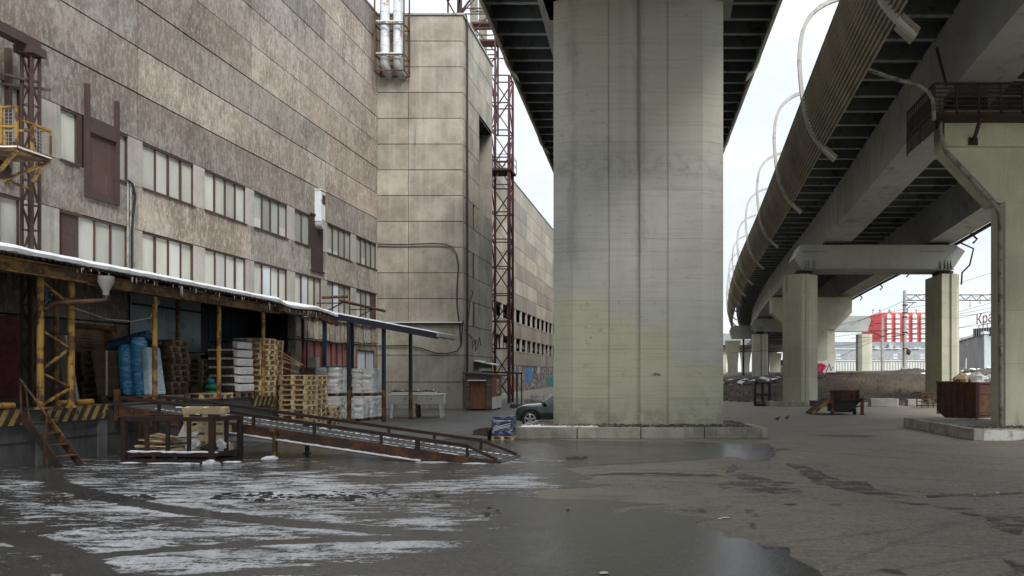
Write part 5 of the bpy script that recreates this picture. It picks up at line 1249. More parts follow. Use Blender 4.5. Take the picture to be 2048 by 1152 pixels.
# ------------------------------------------------------------------ viaduct A, over the big pillar
def cA(y): return -.33 - .0425 * y
va = thing('viaduct_deck', 'high steel ribbed viaduct deck resting on the central pillar', 'viaduct', (-1.4, 25, 15))
ZA = EYE + 15.0
for nm, o0, o1 in (('girder', -3.2, -1.5), ('girder', 1.0, 2.7)):
    t = MB(); sweep(t, yr(-40, 230, 9), [(o0, 0), (o1, 0), (o1, 2.3), (o0, 2.3)], lambda y: (cA(y), ZA - 2.1), lambda: rnd(.85, 1.1)); t.build(nm, 'steelgrey', va)
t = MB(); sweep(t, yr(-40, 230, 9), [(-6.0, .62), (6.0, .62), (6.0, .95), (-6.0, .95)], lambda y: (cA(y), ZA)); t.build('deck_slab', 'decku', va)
t = MB()
for s_ in (-1, 1): sweep(t, yr(-40, 230, 9), [(s_ * 6.0, -.05), (s_ * 6.07, -.05), (s_ * 6.07, 1.5), (s_ * 6.0, 1.5)], lambda y: (cA(y), ZA))
t.build('fascia', 'hoop', va)
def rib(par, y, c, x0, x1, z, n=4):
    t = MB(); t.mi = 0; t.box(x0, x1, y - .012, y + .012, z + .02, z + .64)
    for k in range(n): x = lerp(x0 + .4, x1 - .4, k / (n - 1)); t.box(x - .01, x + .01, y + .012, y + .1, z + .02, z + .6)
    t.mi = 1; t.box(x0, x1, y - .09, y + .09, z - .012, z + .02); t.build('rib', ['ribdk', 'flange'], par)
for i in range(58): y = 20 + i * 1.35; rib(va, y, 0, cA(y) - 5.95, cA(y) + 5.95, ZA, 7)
tA = lambda y: (cA(y) - 5.45, ZA - .95); tA2 = lambda y: (cA(y) + 5.45, ZA - .95)
HA = [3.5, 14.6, 24.4, 34.6, 46.3, 57.8, 69, 80, 91]
barrier(va, tA, HA, 1, .5); barrier(va, tA2, HA, -1, .5)

for Y in (80, 132, 185):
    o = thing('viaduct_pillar', 'far concrete pillar of the left viaduct hidden behind the central pillar', 'pillar', (cA(Y), Y, 0), 'far pillars behind the central pillar')
    t = MB(); pier_body(t, pier_plan(cA(Y) - 2.6, cA(Y) + 2.6, Y, Y + 1.6, .7, .3, cA(Y)), [0, 3.5, 7, 10.5, 15.0], .006); t.build('shaft', 'col', o)

# ------------------------------------------------------------------ viaduct B, sweeping away on the right
TB = [(-40, 11.6), (0, 12.9), (24, 13.75), (31, 14.0), (41, 14.4), (52, 14.8), (72, 15.1), (90, 15.8), (115, 17.4), (140, 20), (180, 26.5), (230, 37)]
def cB(y):
    return (interp(TB, y - 6) + interp(TB, y - 3) + interp(TB, y) * 2 + interp(TB, y + 3) + interp(TB, y + 6)) / 6
def zB(y): return EYE + (8.7 + (48 - y) * .03 if y < 48 else 8.7 - .02 * (y - 48))       # girder soffit
vb = thing('viaduct_deck', 'curving steel ribbed viaduct deck with corrugated noise barrier on the right', 'viaduct', (14, 24, 11))
YS = yr(-40, 230, 4.4)
for o0, o1 in ((-4.4, -2.6), (2.6, 4.4)):
    t = MB(); sweep(t, YS, [(o0, 0), (o1, 0), (o1, 2.5), (o0, 2.5)], lambda y: (cB(y), zB(y)), lambda: rnd(.84, 1.12)); 
    t.build('girder', 'steelgrey', vb)
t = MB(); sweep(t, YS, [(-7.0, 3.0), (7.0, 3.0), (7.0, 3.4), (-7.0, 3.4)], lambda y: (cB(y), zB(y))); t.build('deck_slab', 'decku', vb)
y = 11.0; k = 0
while y < 150 and k < 98: rib(vb, y, 0, cB(y) - 6.9, cB(y) + 6.6, zB(y) + 2.36, 8); y += 1.62 if y < 90 else 2.2; k += 1
def tB(y): return (cB(y) - 7.0, EYE + (9.0 if y < 50 else 9.0 - .02 * (y - 50)))
HB = [-3.5, 8.2, 19.4, 30.6, 40.8, 52.0, 61.4, 70.9, 80, 89.5, 99, 108.5, 118, 128, 138, 148]
barrier(vb, tB, HB, 1)
t = MB(); sweep(t, yr(30, 130, 3), [(4.5, -.12), (4.66, -.12), (4.66, .04), (4.5, .04)], lambda y: (cB(y), zB(y))); t.build('edge_pipe', 'rustdk', vb)
for y in (42, 46, 52, 60, 68, 76):
    t = MB(); x = cB(y) + 4.6; z = zB(y); t.tube([(x - .1, y, z + .1), (x + .3, y, z - .3), (x + .05, y, z - .55)], .07, 7); t.build('drain_spout', 'rustdk', vb, smooth=True)
MB().tube([at(*p, 23.2) for p in ((1726, 128), (1738, 140), (1780, 155), (1840, 172), (1858, 186), (1866, 200), (1868, 240))], .065, 9).build('drain_pipe', 'pipeg', vb, smooth=True)
MB().beam(at(1873, 95, 24), at(1893, 172, 24), .07).build('hanger_rod', 'rustdk', vb)

# portal and hammerhead piers of viaduct B
def grooved_column(par, x0, x1, y0, y1, z0, z1, chx, chy, mat_='col'):
    t = MB(); zs = [z0]
    while zs[-1] + 1.9 < z1: zs.append(zs[-1] + 1.85)
    zs.append(z1); pier_body(t, pier_plan(x0, x1, y0, y1, chx, chy, lerp(x0 + chx, x1 - chx * .4, .45), .12, .16), zs, .006); t.build('column', mat_, par)
p1 = thing('portal_pier', 'two column portal pier with steel cap beam carrying the right viaduct', 'pier', (13.5, 48.5, 0))
grooved_column(p1, 7.75, 9.95, 48.0, 50.8, 0, 8.65, .95, .9); 
t = MB(); zs = [0, 2, 3.85, 5.7, 7.4, 8.65]; pier_body(t, [(18.0, 48), (18.35, 48), (18.38, 48.15), (18.62, 48.15), (18.65, 48), (19.0, 48), (19.3, 48.4), (19.3, 50.6), (18.9, 51.0), (17.95, 51.0)], zs, .006); t.build('column', 'col', p1)
zc = zB(48)
capp = [(8.25, zc - 1.1), (8.65, zc - .25), (18.9, zc - .25), (19.55, zc - .65), (18.75, zc - 1.85), (8.7, zc - 1.85)]
t = MB(); t.prism(capp, 'y', 48.0, 50.4); t.ti = .8; t.box(8.65, 18.8, 47.9, 50.5, zc - 1.88, zc - 1.84)
for x in (9.6, 17.4): t.box(x - .8, x + .8, 47.93, 48.0, zc - .72, zc - .68)
for x in (8.85, 9.05, 9.2, 9.55, 17.9, 18.2, 18.4, 18.6): t.prism([(47.98, zc - 1.84), (47.75, zc - 1.84), (47.98, zc - 1.25)], 'x', x - .02, x + .02)
t.build('cap_beam', 'cap', p1)
for x in (9.0, 18.5): MB().box(x - .5, x + .5, 48.6, 49.8, 8.65, zc - 1.88).build('bearing', 'rustdk', p1)
for x in (cB(48) - 3.5, cB(48) + 3.5): MB().box(x - .5, x + .5, 48.6, 49.8, zc - .25, zc).build('bearing', 'rustdk', p1)
MB().tube([(19.2, 48, zc - .1), (20.1, 48, zc - .5), (19.8, 47.9, zc - 1.6), (19.3, 47.9, 8.7), (19.25, 47.9, 7.9)], .06, 7).build('drain_pipe', 'rustdk', p1, smooth=True)
def hammer(par, c, hw, cw_, y0, y1, z0, ztop, dcap, darm, mat_='col'):
    t = MB(); t.prism([(c - hw, ztop), (c - hw, ztop - dcap), (c - cw_, ztop - darm), (c + cw_, ztop - darm), (c + hw, ztop - dcap), (c + hw, ztop)], 'y', y0, y1); t.build('hammerhead', mat_, par, bevel=.03)
p2 = thing('hammerhead_pier', 'hammerhead concrete pier with pink graffiti behind the left portal column', 'pier', (14.9, 76, 0))
hammer(p2, 14.9, 4.2, 2.45, 76.0, 78.0, 0, zB(76) - .25, 1.6, 3.4)
t = MB(); pier_body(t, pier_plan(12.5, 17.4, 76.02, 77.9, .9, .5, 14.9), [0, 2.2, 4.2, zB(76) - 3.6], .006); t.build('column', 'col', p2)
t = MB(); t.prism(ragged([(15.2, 1.6), (17.3, 1.6), (17.35, 3.1), (16.4, 3.35), (15.2, 3.25)], .12, .2, 8), 'y', 75.99, 76.01); t.build('graffiti_patch', 'whiteb', p2)
nm = M['pinkg'] = plain('pink_spray', (.55, .03, .10), .6, .2, 3)
t = MB(); t.prism(ragged([(15.3, 1.65), (16.1, 1.7), (16.0, 2.3), (16.45, 2.8), (15.9, 3.1), (15.3, 3.0)], .1, .2, 9), 'y', 75.97, 75.985); t.build('graffiti_patch', 'pinkg', p2)
t = MB()
for pts in (((15.4, 2.1), (15.9, 2.25), (16.1, 2.9), (15.5, 2.8), (15.4, 2.1)), ((16.4, 2.2), (16.7, 3.0), (16.9, 2.3), (17.1, 2.7))): t.tube([(x, 75.965, z) for x, z in pts], .05, 5)
t.build('graffiti_line', 'black', p2)
p3 = thing('portal_pier', 'far portal pier with twin tone column left of the hammerhead pier', 'pier', (16, 100, 0))
grooved_column(p3, 11.5, 13.6, 100, 102.5, 0, 7.4, .3, .4); grooved_column(p3, 20, 22, 100, 102.5, 0, 7.4, .3, .4)
zc = zB(100); t = MB(); t.prism([(11.3, zc - .95), (11.7, zc - .25), (21.6, zc - .25), (22.2, zc - .8), (21.8, zc - 2.0), (11.9, zc - 2.0)], 'y', 100, 102.3)
for x in (12.2, 12.5, 12.8): t.prism([(99.98, zc - 2), (99.7, zc - 2), (99.98, zc - 1.2)], 'x', x - .03, x + .03)
t.build('cap_beam', 'cap', p3)
for x in (12.5, 21): MB().box(x - .5, x + .5, 100.6, 101.8, 7.35, zc - 2.0).build('bearing', 'rustdk', p3)
def flared(par, c, y, z0, z1, w0, w1, d=1.6):
    t = MB(); rs = []
    for z, w in ((z0, w0), (lerp(z0, z1, .45), w0 * 1.02), (lerp(z0, z1, .7), lerp(w0, w1, .35)), (lerp(z0, z1, .9), lerp(w0, w1, .85)), (z1, w1)): rs.append([(c - w, y, z), (c + w, y, z), (c + w, y + d, z), (c - w, y + d, z)])
    t.rings(rs); t.build('column', 'col', par)
def far_pier(lab, Y, x0, x1, yt, yb, fx, fw0, fw1, fz):
    a = at(x0, yt, Y); b = at(x1, yb, Y); r = thing('flared_pier', lab, 'pier', ((a[0] + b[0]) / 2, Y, 0))
    t = MB(); c = .4; t.prism([(a[0], lerp(a[2], b[2], .4)), (a[0] + c, a[2]), (b[0] - c, a[2]), (b[0], lerp(a[2], b[2], .4)), (b[0] - c, b[2]), (a[0] + c, b[2])], 'y', Y, Y + 2.2); t.build('cap_beam', 'cap', r)
    k = Y / F; flared(r, (fx - PX) * k, Y, 0, EYE + (PY - fz) * k, fw0 * k, fw1 * k); return r
far_pier('flared concrete pier nearest the big pillar under the far deck', 130, 1460, 1540, 651, 677, 1466, 9.5, 15.5, 681)
far_pier('flared concrete pier far off in the gap by the left portal column', 165, 1535, 1610, 684, 704, 1551, 9.5, 12.5, 706)
fd = thing('far_viaduct', 'pale distant viaduct crossing behind the far piers', 'viaduct', (14, 190, 0))
t = MB(); a = at(1380, 667, 190); b = at(1600, 690, 190); t.box(a[0], b[0], 190, 200, b[2], a[2]); t.build('girder', 'cap', fd)
for x in (1446, 1493, 1525):
    flared(fd, (x - PX) * 190 / F, 192, 0, b[2], 1.0, 1.9)
fc = thing('far_portal', 'pale far portal pier with tapered white cap right of the hammerhead pier', 'pier', (29, 115, 0))
t = MB(); q = [at(*p, 115) for p in ((1640, 630), (1738, 632), (1742, 640), (1735, 663), (1640, 663))]; t.prism([(x, z) for x, _, z in q], 'y', 115, 117); t.build('cap_beam', 'cap', fc)
a = at(1718, 668, 115); b = at(1746, 668, 115); t = MB(); pier_body(t, pier_plan(a[0], b[0], 115, 117.5, .5, .5, None), [0, 3.5, 6, a[2]], .01); t.build('column', 'col', fc)

# right edge pier with inspection walkway
ri = thing('pillar_island', 'white painted kerb island under the right edge pillar', 'kerb island', (13, 24, 0))
rp2 = [(9.38, 22.4), (18.5, 22.4), (18.5, 28), (9.0, 28)]
t = MB(); kerb(t, (9.38, 22.4), (18.5, 22.4), 6, .36, .2); kerb(t, (9.0, 28), (9.38, 22.4), 4, .36, .2); t.build('kerb', 'curb', ri, bevel=.02)
t = MB()
for x0, x1 in ((9.7, 11.05), (11.3, 12.2), (12.5, 13.6)): t.prism(ragged([(x0, .02), (x1, .02), (x1, .33), (x0, .33)], .05, .06, x0), 'y', 22.40, 22.435)
t.build('kerb_paint', 'white', ri)
t = MB(); t.sheet(lambda u, v: (lerp(9.3, 18.4, u), lerp(22.6, 27.9, v), .29 + .05 * mnoise.noise(Vector((u * 20, v * 12, 4)))), 50, 30); t.build('gravel_bed', 'gravel', ri)
t = MB()
for i in range(200): r = rnd(.015, .045); t.blob((rnd(9.4, 12.5), rnd(22.65, 24.4), .32), (r * 1.3, r, r * .7), 6, 4, .3, i)
t.build('gravel_stone', 'stone', ri)['kind'] = 'stuff'
pr2 = thing('hammerhead_pier', 'near hammerhead concrete pier at the right edge with drain pipe', 'pier', (13.6, 25, .28))
t = MB(); pier_body(t, pier_plan(11.22, 16.2, 24.5, 25.5, .12, .15, 13.6, .1, .15), [.28, 2.4, 4.2, 6.0, 7.9], .006); t.build('shaft', 'col', pr2)
zt = 11.0; t = MB()
hp = [(9.32, zt), (9.32, 9.75), (11.1, 7.85), (16.15, 7.85), (17.9, 9.75), (17.9, zt)]
t.prism(hp, 'y', 24.55, 25.6); t.build('hammerhead', 'col', pr2)
t = MB(); t.prism([(9.75, 10.4), (9.75, 9.88), (11.5, 8.0), (11.5, 10.4)], 'y', 24.50, 24.549)

t = MB(); t.box(9.25, 18, 24.42, 24.55, 9.72, 10.55); t.build('cap_band', 'col', pr2)
MB().tube([(9.1, 24.3, 11.4), (9.05, 24.3, 10.2), (9.15, 24.3, 9.8), (9.25, 24.35, 9.55), (11.0, 24.35, 7.62), (11.08, 24.35, 7.3), (11.12, 24.35, .3)], .075, 10).build('drain_pipe', 'pipeg', pr2, smooth=True)
for x in (cB(25) - 3.5, cB(25) + 3.5): MB().box(x - .6, x + .6, 24.8, 25.9, 11.0, zB(25)).build('bearing', 'rustdk', pr2)
wk = thing('inspection_walkway', 'rusty railed inspection walkway wrapped round the right hammerhead cap', 'walkway', (12, 24, 10.5))
t = MB(); t.box(8.6, 18.4, 23.55, 24.4, 10.5, 10.58); t.box(8.6, 9.2, 24.4, 26.3, 10.5, 10.58); t.build('floor', 'rustdk', wk)
t = MB()
for x in [8.6 + i * .72 for i in range(14)]: t.beam((x, 23.58, 10.5), (x, 23.58, 11.5), .06)
for z in (10.64, 10.78, 10.92, 11.06, 11.2, 11.34, 11.5): t.beam((8.6, 23.58, z), (18.4, 23.58, z), .035 if z < 11.5 else .06)
for z in (10.6, 11.5): t.beam((8.6, 23.58, z), (8.6, 26.3, z), .06)
for i in range(15): y = 23.58 + i * .194; t.beam((8.6, y, 9.95 if i % 7 == 0 else 10.5), (8.6, y, 11.5), .035)
t.build('railing', 'rustdk', wk)
t = MB(); t.box(8.605, 8.62, 23.6, 26.3, 10.0, 11.2); t.build('side_sheet', 'rustdk', wk)
for x in (10.2, 12.6, 15.0):
    t = MB(); t.beam((x, 24.4, 9.85), (x, 23.75, 10.5), .1); t.box(x - .16, x + .16, 24.38, 24.5, 9.75, 10.0); t.build('bracket', 'rustdk', wk)

# ------------------------------------------------------------------ embankment
ZT = [(1.5, .2), (4.7, .95), (11.8, 1.6), (15.5, 1.92), (18.7, 2.05), (23, 2.2), (30, 2.4), (60, 2.4)]
YF = [(1.5, 53), (5, 51.5), (9, 51.0), (13, 51.5), (17, 49), (22, 44), (30, 40), (60, 40)]
def emb(x, y):
    zt = interp(ZT, x); yf = interp(YF, x); s = .5 * smooth((y - yf) / 12.5) + .5 * max(0, min(1, (y - yf) / 15)) ** .8; e = smooth((x - 1.6) / 2.6)
    n = mnoise.noise(Vector((x * .5, y * .5, 0))) * .3 + mnoise.noise(Vector((x * 1.7, y * 1.7, 2))) * .13 + mnoise.noise(Vector((x * .17, y * .2, 7))) * .25
    return e * (zt * s + n * min(1, s * 4) * (1 if y < 66 else .25)) - .03
t = MB(); NX, NY = 130, 110
def emf(u, v):
    x = 1.6 + 60 * u ** 1.6; y = 38 + 60 * v ** 1.25 if v < .8 else 38 + 60 * .8 ** 1.25 + (v - .8) * 1400
    return (x, y, emb(x, y))
t.sheet(emf, NX, NY); t.build('embankment', 'dirt', smooth=True)['kind'] = 'structure'
t = MB(); 
t.sheet(lambda u, v: (lerp(61.6, 1500, u), lerp(38, 2600, v), 2.38), 2, 2); t.sheet(lambda u, v: (lerp(1.6, 61.6, u), lerp(340, 2600, v), 1.6), 2, 2); t.build('far_field', 'dirt')['kind'] = 'structure'
t = MB(); rr = random.Random(5)
for i in range(1100):                                  # dry grass tufts on the slope
    x = rr.uniform(2.5, 26); y = interp(YF, x) + rr.uniform(.2, 13); z = emb(x, y); h = rr.uniform(.04, .16)
    for k in range(4):
        a = rr.uniform(0, 6.28); l = rr.uniform(.03, .2); w = .02; b = t.add([(x - w, y, z - .02), (x + w, y, z - .02), (x + math.cos(a) * l, y + math.sin(a) * l, z + h)]); t.ti = rr.uniform(.4, 1.5); t.face([b, b + 1, b + 2])
M['drygrass'] = plain('dry_grass', (.13, .1, .06), .95, .5, 1.2)
o = t.build('dry_grass', 'drygrass'); tag(o, 'dry brown grass tufts on the embankment', None, None, 'stuff')
t = MB()
for i in range(420):
    x = rr.uniform(3.5, 13.5); y = rr.uniform(63, 78); r = rr.uniform(.08, .4); t.mi = 1 if rr.random() < .18 else 0; t.blob((x, y, emb(x, y) + r * .2), (r * 1.4, r, r * .6), 6, 4, .5, i)
for i in range(260):
    x = rr.uniform(20, 32); y = rr.uniform(48, 66); r = rr.uniform(.06, .28); t.mi = 1 if rr.random() < .25 else 0; t.blob((x, y, emb(x, y) + r * .2), (r * 1.5, r, r * .5), 6, 4, .5, i)
for i in range(110):
    x = rr.uniform(10, 20); y = interp(YF, x) - rr.uniform(-1.5, 3.5); r = rr.uniform(.03, .14); t.mi = 0; t.blob((x, y, max(0, emb(x, y)) + r * .3), (r * 1.4, r, r * .7), 6, 4, .5, i)
o = t.build('rubble', ['stone', 'snow']); tag(o, 'rubble and snow scattered over the embankment top', None, None, 'stuff')
rl = thing('railway_track', 'dark railway rails along the top of the embankment', 'railway', (25, 72, 2.2))
t = MB()
for y in (71, 72.6): t.beam((13, y, 1.95), (62, y, 2.62), .1, .18)
t.build('rail', 'rustdk', rl)
t = MB()
for i in range(60): x = 13.5 + i * .8; z = 1.95 + (x - 13) * .0137; t.box(x - .12, x + .12, 70.4, 73.2, z - .22, z - .09)
t.build('sleeper', 'concblk', rl)
bf = thing('barrier_beam', 'rusty brown barrier beams on the embankment beside the pink graffiti', 'barrier', (15.5, 69, 1.9))
t = MB()
for i in range(3): t.box(14.2 + i * 1.2, 15.3 + i * 1.2, 66 + i * .1, 66.3 + i * .1, 1.75, 2.12)
t.build('beam', 'rust', bf)
ki = thing('kerb_stones', 'low kerb with rusty beams round the foot of the left portal column', 'kerb', (7.5, 46, 0))
t = MB(); kerb(t, (5.3, 46.2), (6.2, 45.0), 1, .34, .3); kerb(t, (6.2, 45.0), (8.6, 44.9), 2, .3, .3); t.build('stone', 'curb', ki, bevel=.03)
t = MB(); t.box(8.7, 10.0, 44.9, 45.2, .02, .2); t.box(8.7, 10.3, 45.0, 45.3, .202, .36); t.build('beam', 'rust', ki)
for nm, x0, x1, Y, h in (('long grey concrete block with white end lying at the embankment foot', 1742, 1797, 44.5, .5), ('short concrete block beside the rusty crate at the embankment foot', 1816, 1846, 45.5, .42)):
    a = (x0 - PX) * Y / F; b = (x1 - PX) * Y / F; o = thing('concrete_block', nm, 'block', ((a + b) / 2, Y, 0)); MB().box(a, b - .05, Y, Y + .7, 0, h).build('body', 'concblk', o, bevel=.03)
    MB().box(b - .049, b, Y + .01, Y + .69, 0, h - .01).build('painted_end', 'white', o)

# ------------------------------------------------------------------ things standing on the right
rk = thing('steel_rack', 'black steel rack with four open bays at the embankment foot', 'rack', (5.8, 45.4, 0))
t = MB()
for x in (5.35, 5.82, 6.25):
    for y in (45.3, 45.9): t.beam((x, y, 0), (x, y, 1.44), .09)
for z in (.06, .72, 1.4):
    for y in (45.3, 45.9): t.beam((5.31, y, z), (6.29, y, z), .09)
    for x in (5.35, 6.25): t.beam((x, 45.3, z), (x, 45.9, z), .08)
t.build('frame', 'black', rk)
t = MB(); t.box(5.38, 6.2, 45.34, 45.86, .1, .13); t.box(5.38, 6.22, 45.34, 45.86, .66, .69); t.build('shelf', 'rustdk', rk)
tr = thing('tipping_ramp', 'dark mobile tipping ramp with upright ribbed flap and yellow edged slope', 'ramp', (8.7, 36, 0))
t = MB(); t.box(7.95, 9.5, 35.9, 37.6, .68, .78); t.build('table', 'rustdk', tr)
t = MB(); t.box(8.0, 9.45, 36.2, 36.27, .78, 1.2)
for i in range(6): x = 8.02 + i * .28; t.box(x - .03, x + .03, 36.13, 36.2, .78, 1.2)
t.box(7.98, 9.47, 36.16, 36.2, 1.16, 1.22); t.build('flap', 'rust', tr)
t = MB(); t.hexa([(7.02, 35.95, .02), (7.95, 35.95, .74), (7.95, 37.6, .74), (7.02, 37.6, .02), (7.02, 35.95, .06), (7.95, 35.95, .80), (7.95, 37.6, .80), (7.02, 37.6, .06)]); t.build('slope', 'rustdk', tr)
t = MB(); t.beam((7.04, 35.92, .06), (7.97, 35.92, .76), .06, .16); t.build('slope_edge', 'yellow', tr)
for x, m_ in ((8.02, 'yellowdk'), (9.5, 'rust')):
    t = MB(); t.beam((x, 35.85, 0), (x, 35.85, .86), .14); t.box(x - .12, x + .12, 35.75, 36.0, 0, .04); t.build('leg', m_, tr)
t = MB(); t.hexa([(8.15, 36.0, .12), (9.0, 36.0, .12), (9.0, 37.5, .12), (8.15, 37.5, .12), (8.1, 36.0, .67), (9.45, 36.0, .67), (9.45, 37.5, .67), (8.1, 37.5, .67)]); t.build('chassis', 'black', tr)
MB().tube([(9.1, 36.0, .17), (9.22, 36.0, .17)], .16, 14).build('wheel', 'rubber', tr, smooth=True); t = MB(); t.beam((8.6, 36, .22), (9.5, 36, .45), .06); t.build('tow_bar', 'rust', tr)

dp = thing('waste_container', 'big rusty ribbed waste container beside the right edge pillar', 'container', (12.85, 30.4, 0))
p0 = Vector((12.85, 30.3, 0)); ua = Vector((-.62, .785, 0)); ub = Vector((.82, .57, 0)); LA, LB, H = 1.85, 2.6, 1.68
def dpt(a, b, z): q = p0 + ua * a + ub * b; return (q.x, q.y, z)
t = MB(); ch = .25
prof = [(0, .18), (LA * .8, .14), (LA, .42), (LA, H), (0, H)]
t.rings([[dpt(a, b, z) for a, z in prof] for b in (0, LB)]); t.build('body', 'binrust', dp)
t = MB()
for a in [0.02 + i * (LA - .06) / 6 for i in range(7)]: t.beam(dpt(a, -.03, .16 if a < LA * .75 else .4), dpt(a, -.03, H), .07, .06)
for z in (H - .02, H - .42, .34): t.beam(dpt(0, -.03, z), dpt(LA, -.03, z), .06, .07)
for bb in (.02, LB * .5, LB): t.beam(dpt(-.03, bb, .2), dpt(-.03, bb, H), .08)
for z in (H - .02, H - .45, .36): t.beam(dpt(-.03, 0, z), dpt(-.03, LB, z), .06, .07)
t.beam(dpt(LA + .02, -.02, H), dpt(LA + .02, LB, H), .08); t.build('rib', 'binrust', dp)
t = MB(); t.hexa([dpt(-.005, .1, .42), dpt(-.005, LB - .1, .42), dpt(-.005, LB - .1, H - .5), dpt(-.005, .1, H - .5), dpt(-.025, .1, .42), dpt(-.025, LB - .1, .42), dpt(-.025, LB - .1, H - .5), dpt(-.025, .1, H - .5)]); t.build('side_plate', 'rust', dp)
for a, b, r, m_, lab in ((1.0, .5, (.42, .36, .3), 'tan', 'tan sack showing above the rim of the waste container'), (.5, .9, (.5, .45, .34), 'sacks', 'grey plastic sack in the middle of the waste container'), (.2, 1.6, (.5, .5, .3), 'sacks', 'grey plastic sack in the waste container nearest the pillar')):
    c = dpt(a, b, H); tag(MB().blob((c[0], c[1], H + .06), r, 12, 7, .45, a * 7).build('rubbish_sack', m_, loc=(c[0], c[1], H - .2)), lab, 'sack')
cr = thing('wire_crate', 'rusty low wire crate with pale scrap beside the waste container', 'crate', (15.6, 43, 0))
t = MB(); x0, x1, y0, y1, h = 14.95, 16.3, 43, 43.9, .9
for x in (x0, lerp(x0, x1, .5), x1):
    for y in (y0, y1): t.beam((x, y, .0), (x, y, h), .06)
for z in (.12, .35, .55, .72, h):
    for y in (y0, y1): t.beam((x0, y, z), (x1, y, z), .05 if z in (.12, h) else .025)
    for x in (x0, x1): t.beam((x, y0, z), (x, y1, z), .05 if z in (.12, h) else .025)
t.build('frame', 'rust', cr)
for i in range(9): a = Vector((rnd(15.1, 15.7), rnd(43.15, 43.7), .2 + i * .045)); tag(MB().beam(a, a + Vector((rnd(.3, .55), rnd(-.2, .2), rnd(-.1, .15))), .08, .03).build('scrap_strip', 'milk' if i % 2 else 'woodold', loc=a), 'pale scrap strip lying in the wire crate by the embankment', 'scrap', 'scrap strips in the wire crate')
def pigeon(x, y, rz, lab):
    t = MB(); rs = []
    prof = [(-.16, .012, .10), (-.11, .03, .105), (-.05, .055, .115), (.02, .065, .125), (.07, .05, .15), (.09, .035, .175), (.105, .032, .20), (.125, .03, .21), (.145, .018, .205), (.17, .004, .195)]
    for px, r, z in prof: rs.append([(px, r * math.cos(a), z + r * 1.05 * math.sin(a)) for a in [k * math.pi / 6 for k in range(12)]])
    t.rings(rs)
    for s in (-1, 1): t.tube([(.0, s * .025, .07), (.005, s * .025, .0), (.035, s * .028, .004)], .007, 5)
    o = t.build('pigeon', 'bird', smooth=True); o.location = (x, y, .0); o.rotation_euler = (0, 0, rz); o.scale = (.85,) * 3; return tag(o, lab, 'pigeon')
pigeon(4.66, 31.4, .35, 'dark pigeon pecking on the asphalt, left of two'); pigeon(5.2, 32.2, .5, 'dark pigeon with raised head on the asphalt, right of two')

# small stuff on the ground
t = MB(); rr = random.Random(11)
for x0, x1, y0, n in ((80, 310, 998, 130), (430, 790, 995, 170), (820, 880, 992, 8), (968, 1000, 1028, 8), (0, 20, 1014, 14)):
    for i in range(n):
        px = rr.uniform(x0, x1); q = gp(px, y0 + rr.gauss(0, 3.6) - (px - x0) * .012); r = rr.uniform(.006, .032) * (1.8 if rr.random() < .12 else 1); t.blob((q[0], q[1], r * .15), (r * 1.8, r * 1.2, r * .6), 7, 4, .55, i)
M['mud'] = plain('mud_clods', (.03, .026, .022), .95, .5, 12, .6)
o = t.build('mud_clods', 'mud'); tag(o, 'dark mud clods lying in rows on the wet asphalt', None, None, 'stuff')
t = MB()
for i in range(70): q = gp(rr.uniform(1135, 1172), rr.uniform(914, 919)); r = rr.uniform(.008, .03); t.blob((q[0], q[1], r * .4), (r * 2, r, r), 6, 4, .5, i)
o = t.build('leaf_litter', 'stone'); tag(o, 'small heap of grey litter on the wet asphalt', None, None, 'stuff')
for i, (px, py, s) in enumerate(((1912, 974, .035), (1995, 987, .035), (1452, 1037, .05), (1440, 1039, .03), (1949, 991, .02), (1208, 1148, .05), (1700, 905, .02), (1135, 1021, .03))):
    q = gp(px, py); tag(MB().blob((q[0], q[1], .015), (s * 1.1, s * .7, .008), 9, 4, .5, i).build('paper_scrap', 'filmwhite' if i < 7 else 'mud', loc=(q[0], q[1], 0)), 'small white paper scrap lying on the asphalt', 'litter', 'paper scraps on the asphalt')

# ------------------------------------------------------------------ railway masts and distant buildings
def truss(t, x0, x1, y, z0, z1, r=.06, n=14):
    t.beam((x0, y, z0), (x1, y, z0), r * 2); t.beam((x0, y, z1), (x1, y, z1), r * 2)
    for i in range(n): a, b = lerp(x0, x1, i / n), lerp(x0, x1, (i + 1) / n); t.beam((a, y, z0 if i % 2 else z1), (b, y, z1 if i % 2 else z0), r * 1.3)
pm = thing('catenary_portal', 'concrete railway pole with long lattice gantry right of the red building', 'catenary mast', (27.5, 85, 2.2))
t = MB(); t.tube([(27.5, 85, 1.9), (27.5, 85, 11.7)], [.26, .17], 12); t.build('pole', 'concblk', pm, smooth=True)
t = MB(); truss(t, 27.5, 47, 85, 10.55, 11.2, .05, 30); t.beam((27.3, 85, 10.3), (28.9, 85, 10.3), .09); t.beam((27.6, 85, 9.4), (28.6, 85, 10.3), .07); t.build('gantry', 'rustdk', pm)
t = MB()
for z in (10.0, 9.1, 8.6, 6.8, 4.9): t.tube([(27.2, 84.85, z), (27.8, 84.85, z)], .09, 7)
t.tube([(27.5, 84.8, 6.6), (26.0, 84.8, 6.3)], .06, 6); t.blob((27.9, 84.8, 4.5), (.25, .2, .4), 8, 6, .2, 1); t.build('bracket', 'rustdk', pm)
MB().box(27.1, 28.0, 84.6, 85.3, 1.9, 2.6).build('foot', 'concblk', pm, bevel=.05)
p_2 = thing('catenary_portal', 'thin pale railway pole with bracket standing before the red building', 'catenary mast', (38, 130, 2.2))
t = MB(); t.tube([(38.05, 130, 1.9), (38.05, 130, 12.0)], [.3, .2], 10); t.build('pole', 'concblk', p_2, smooth=True)
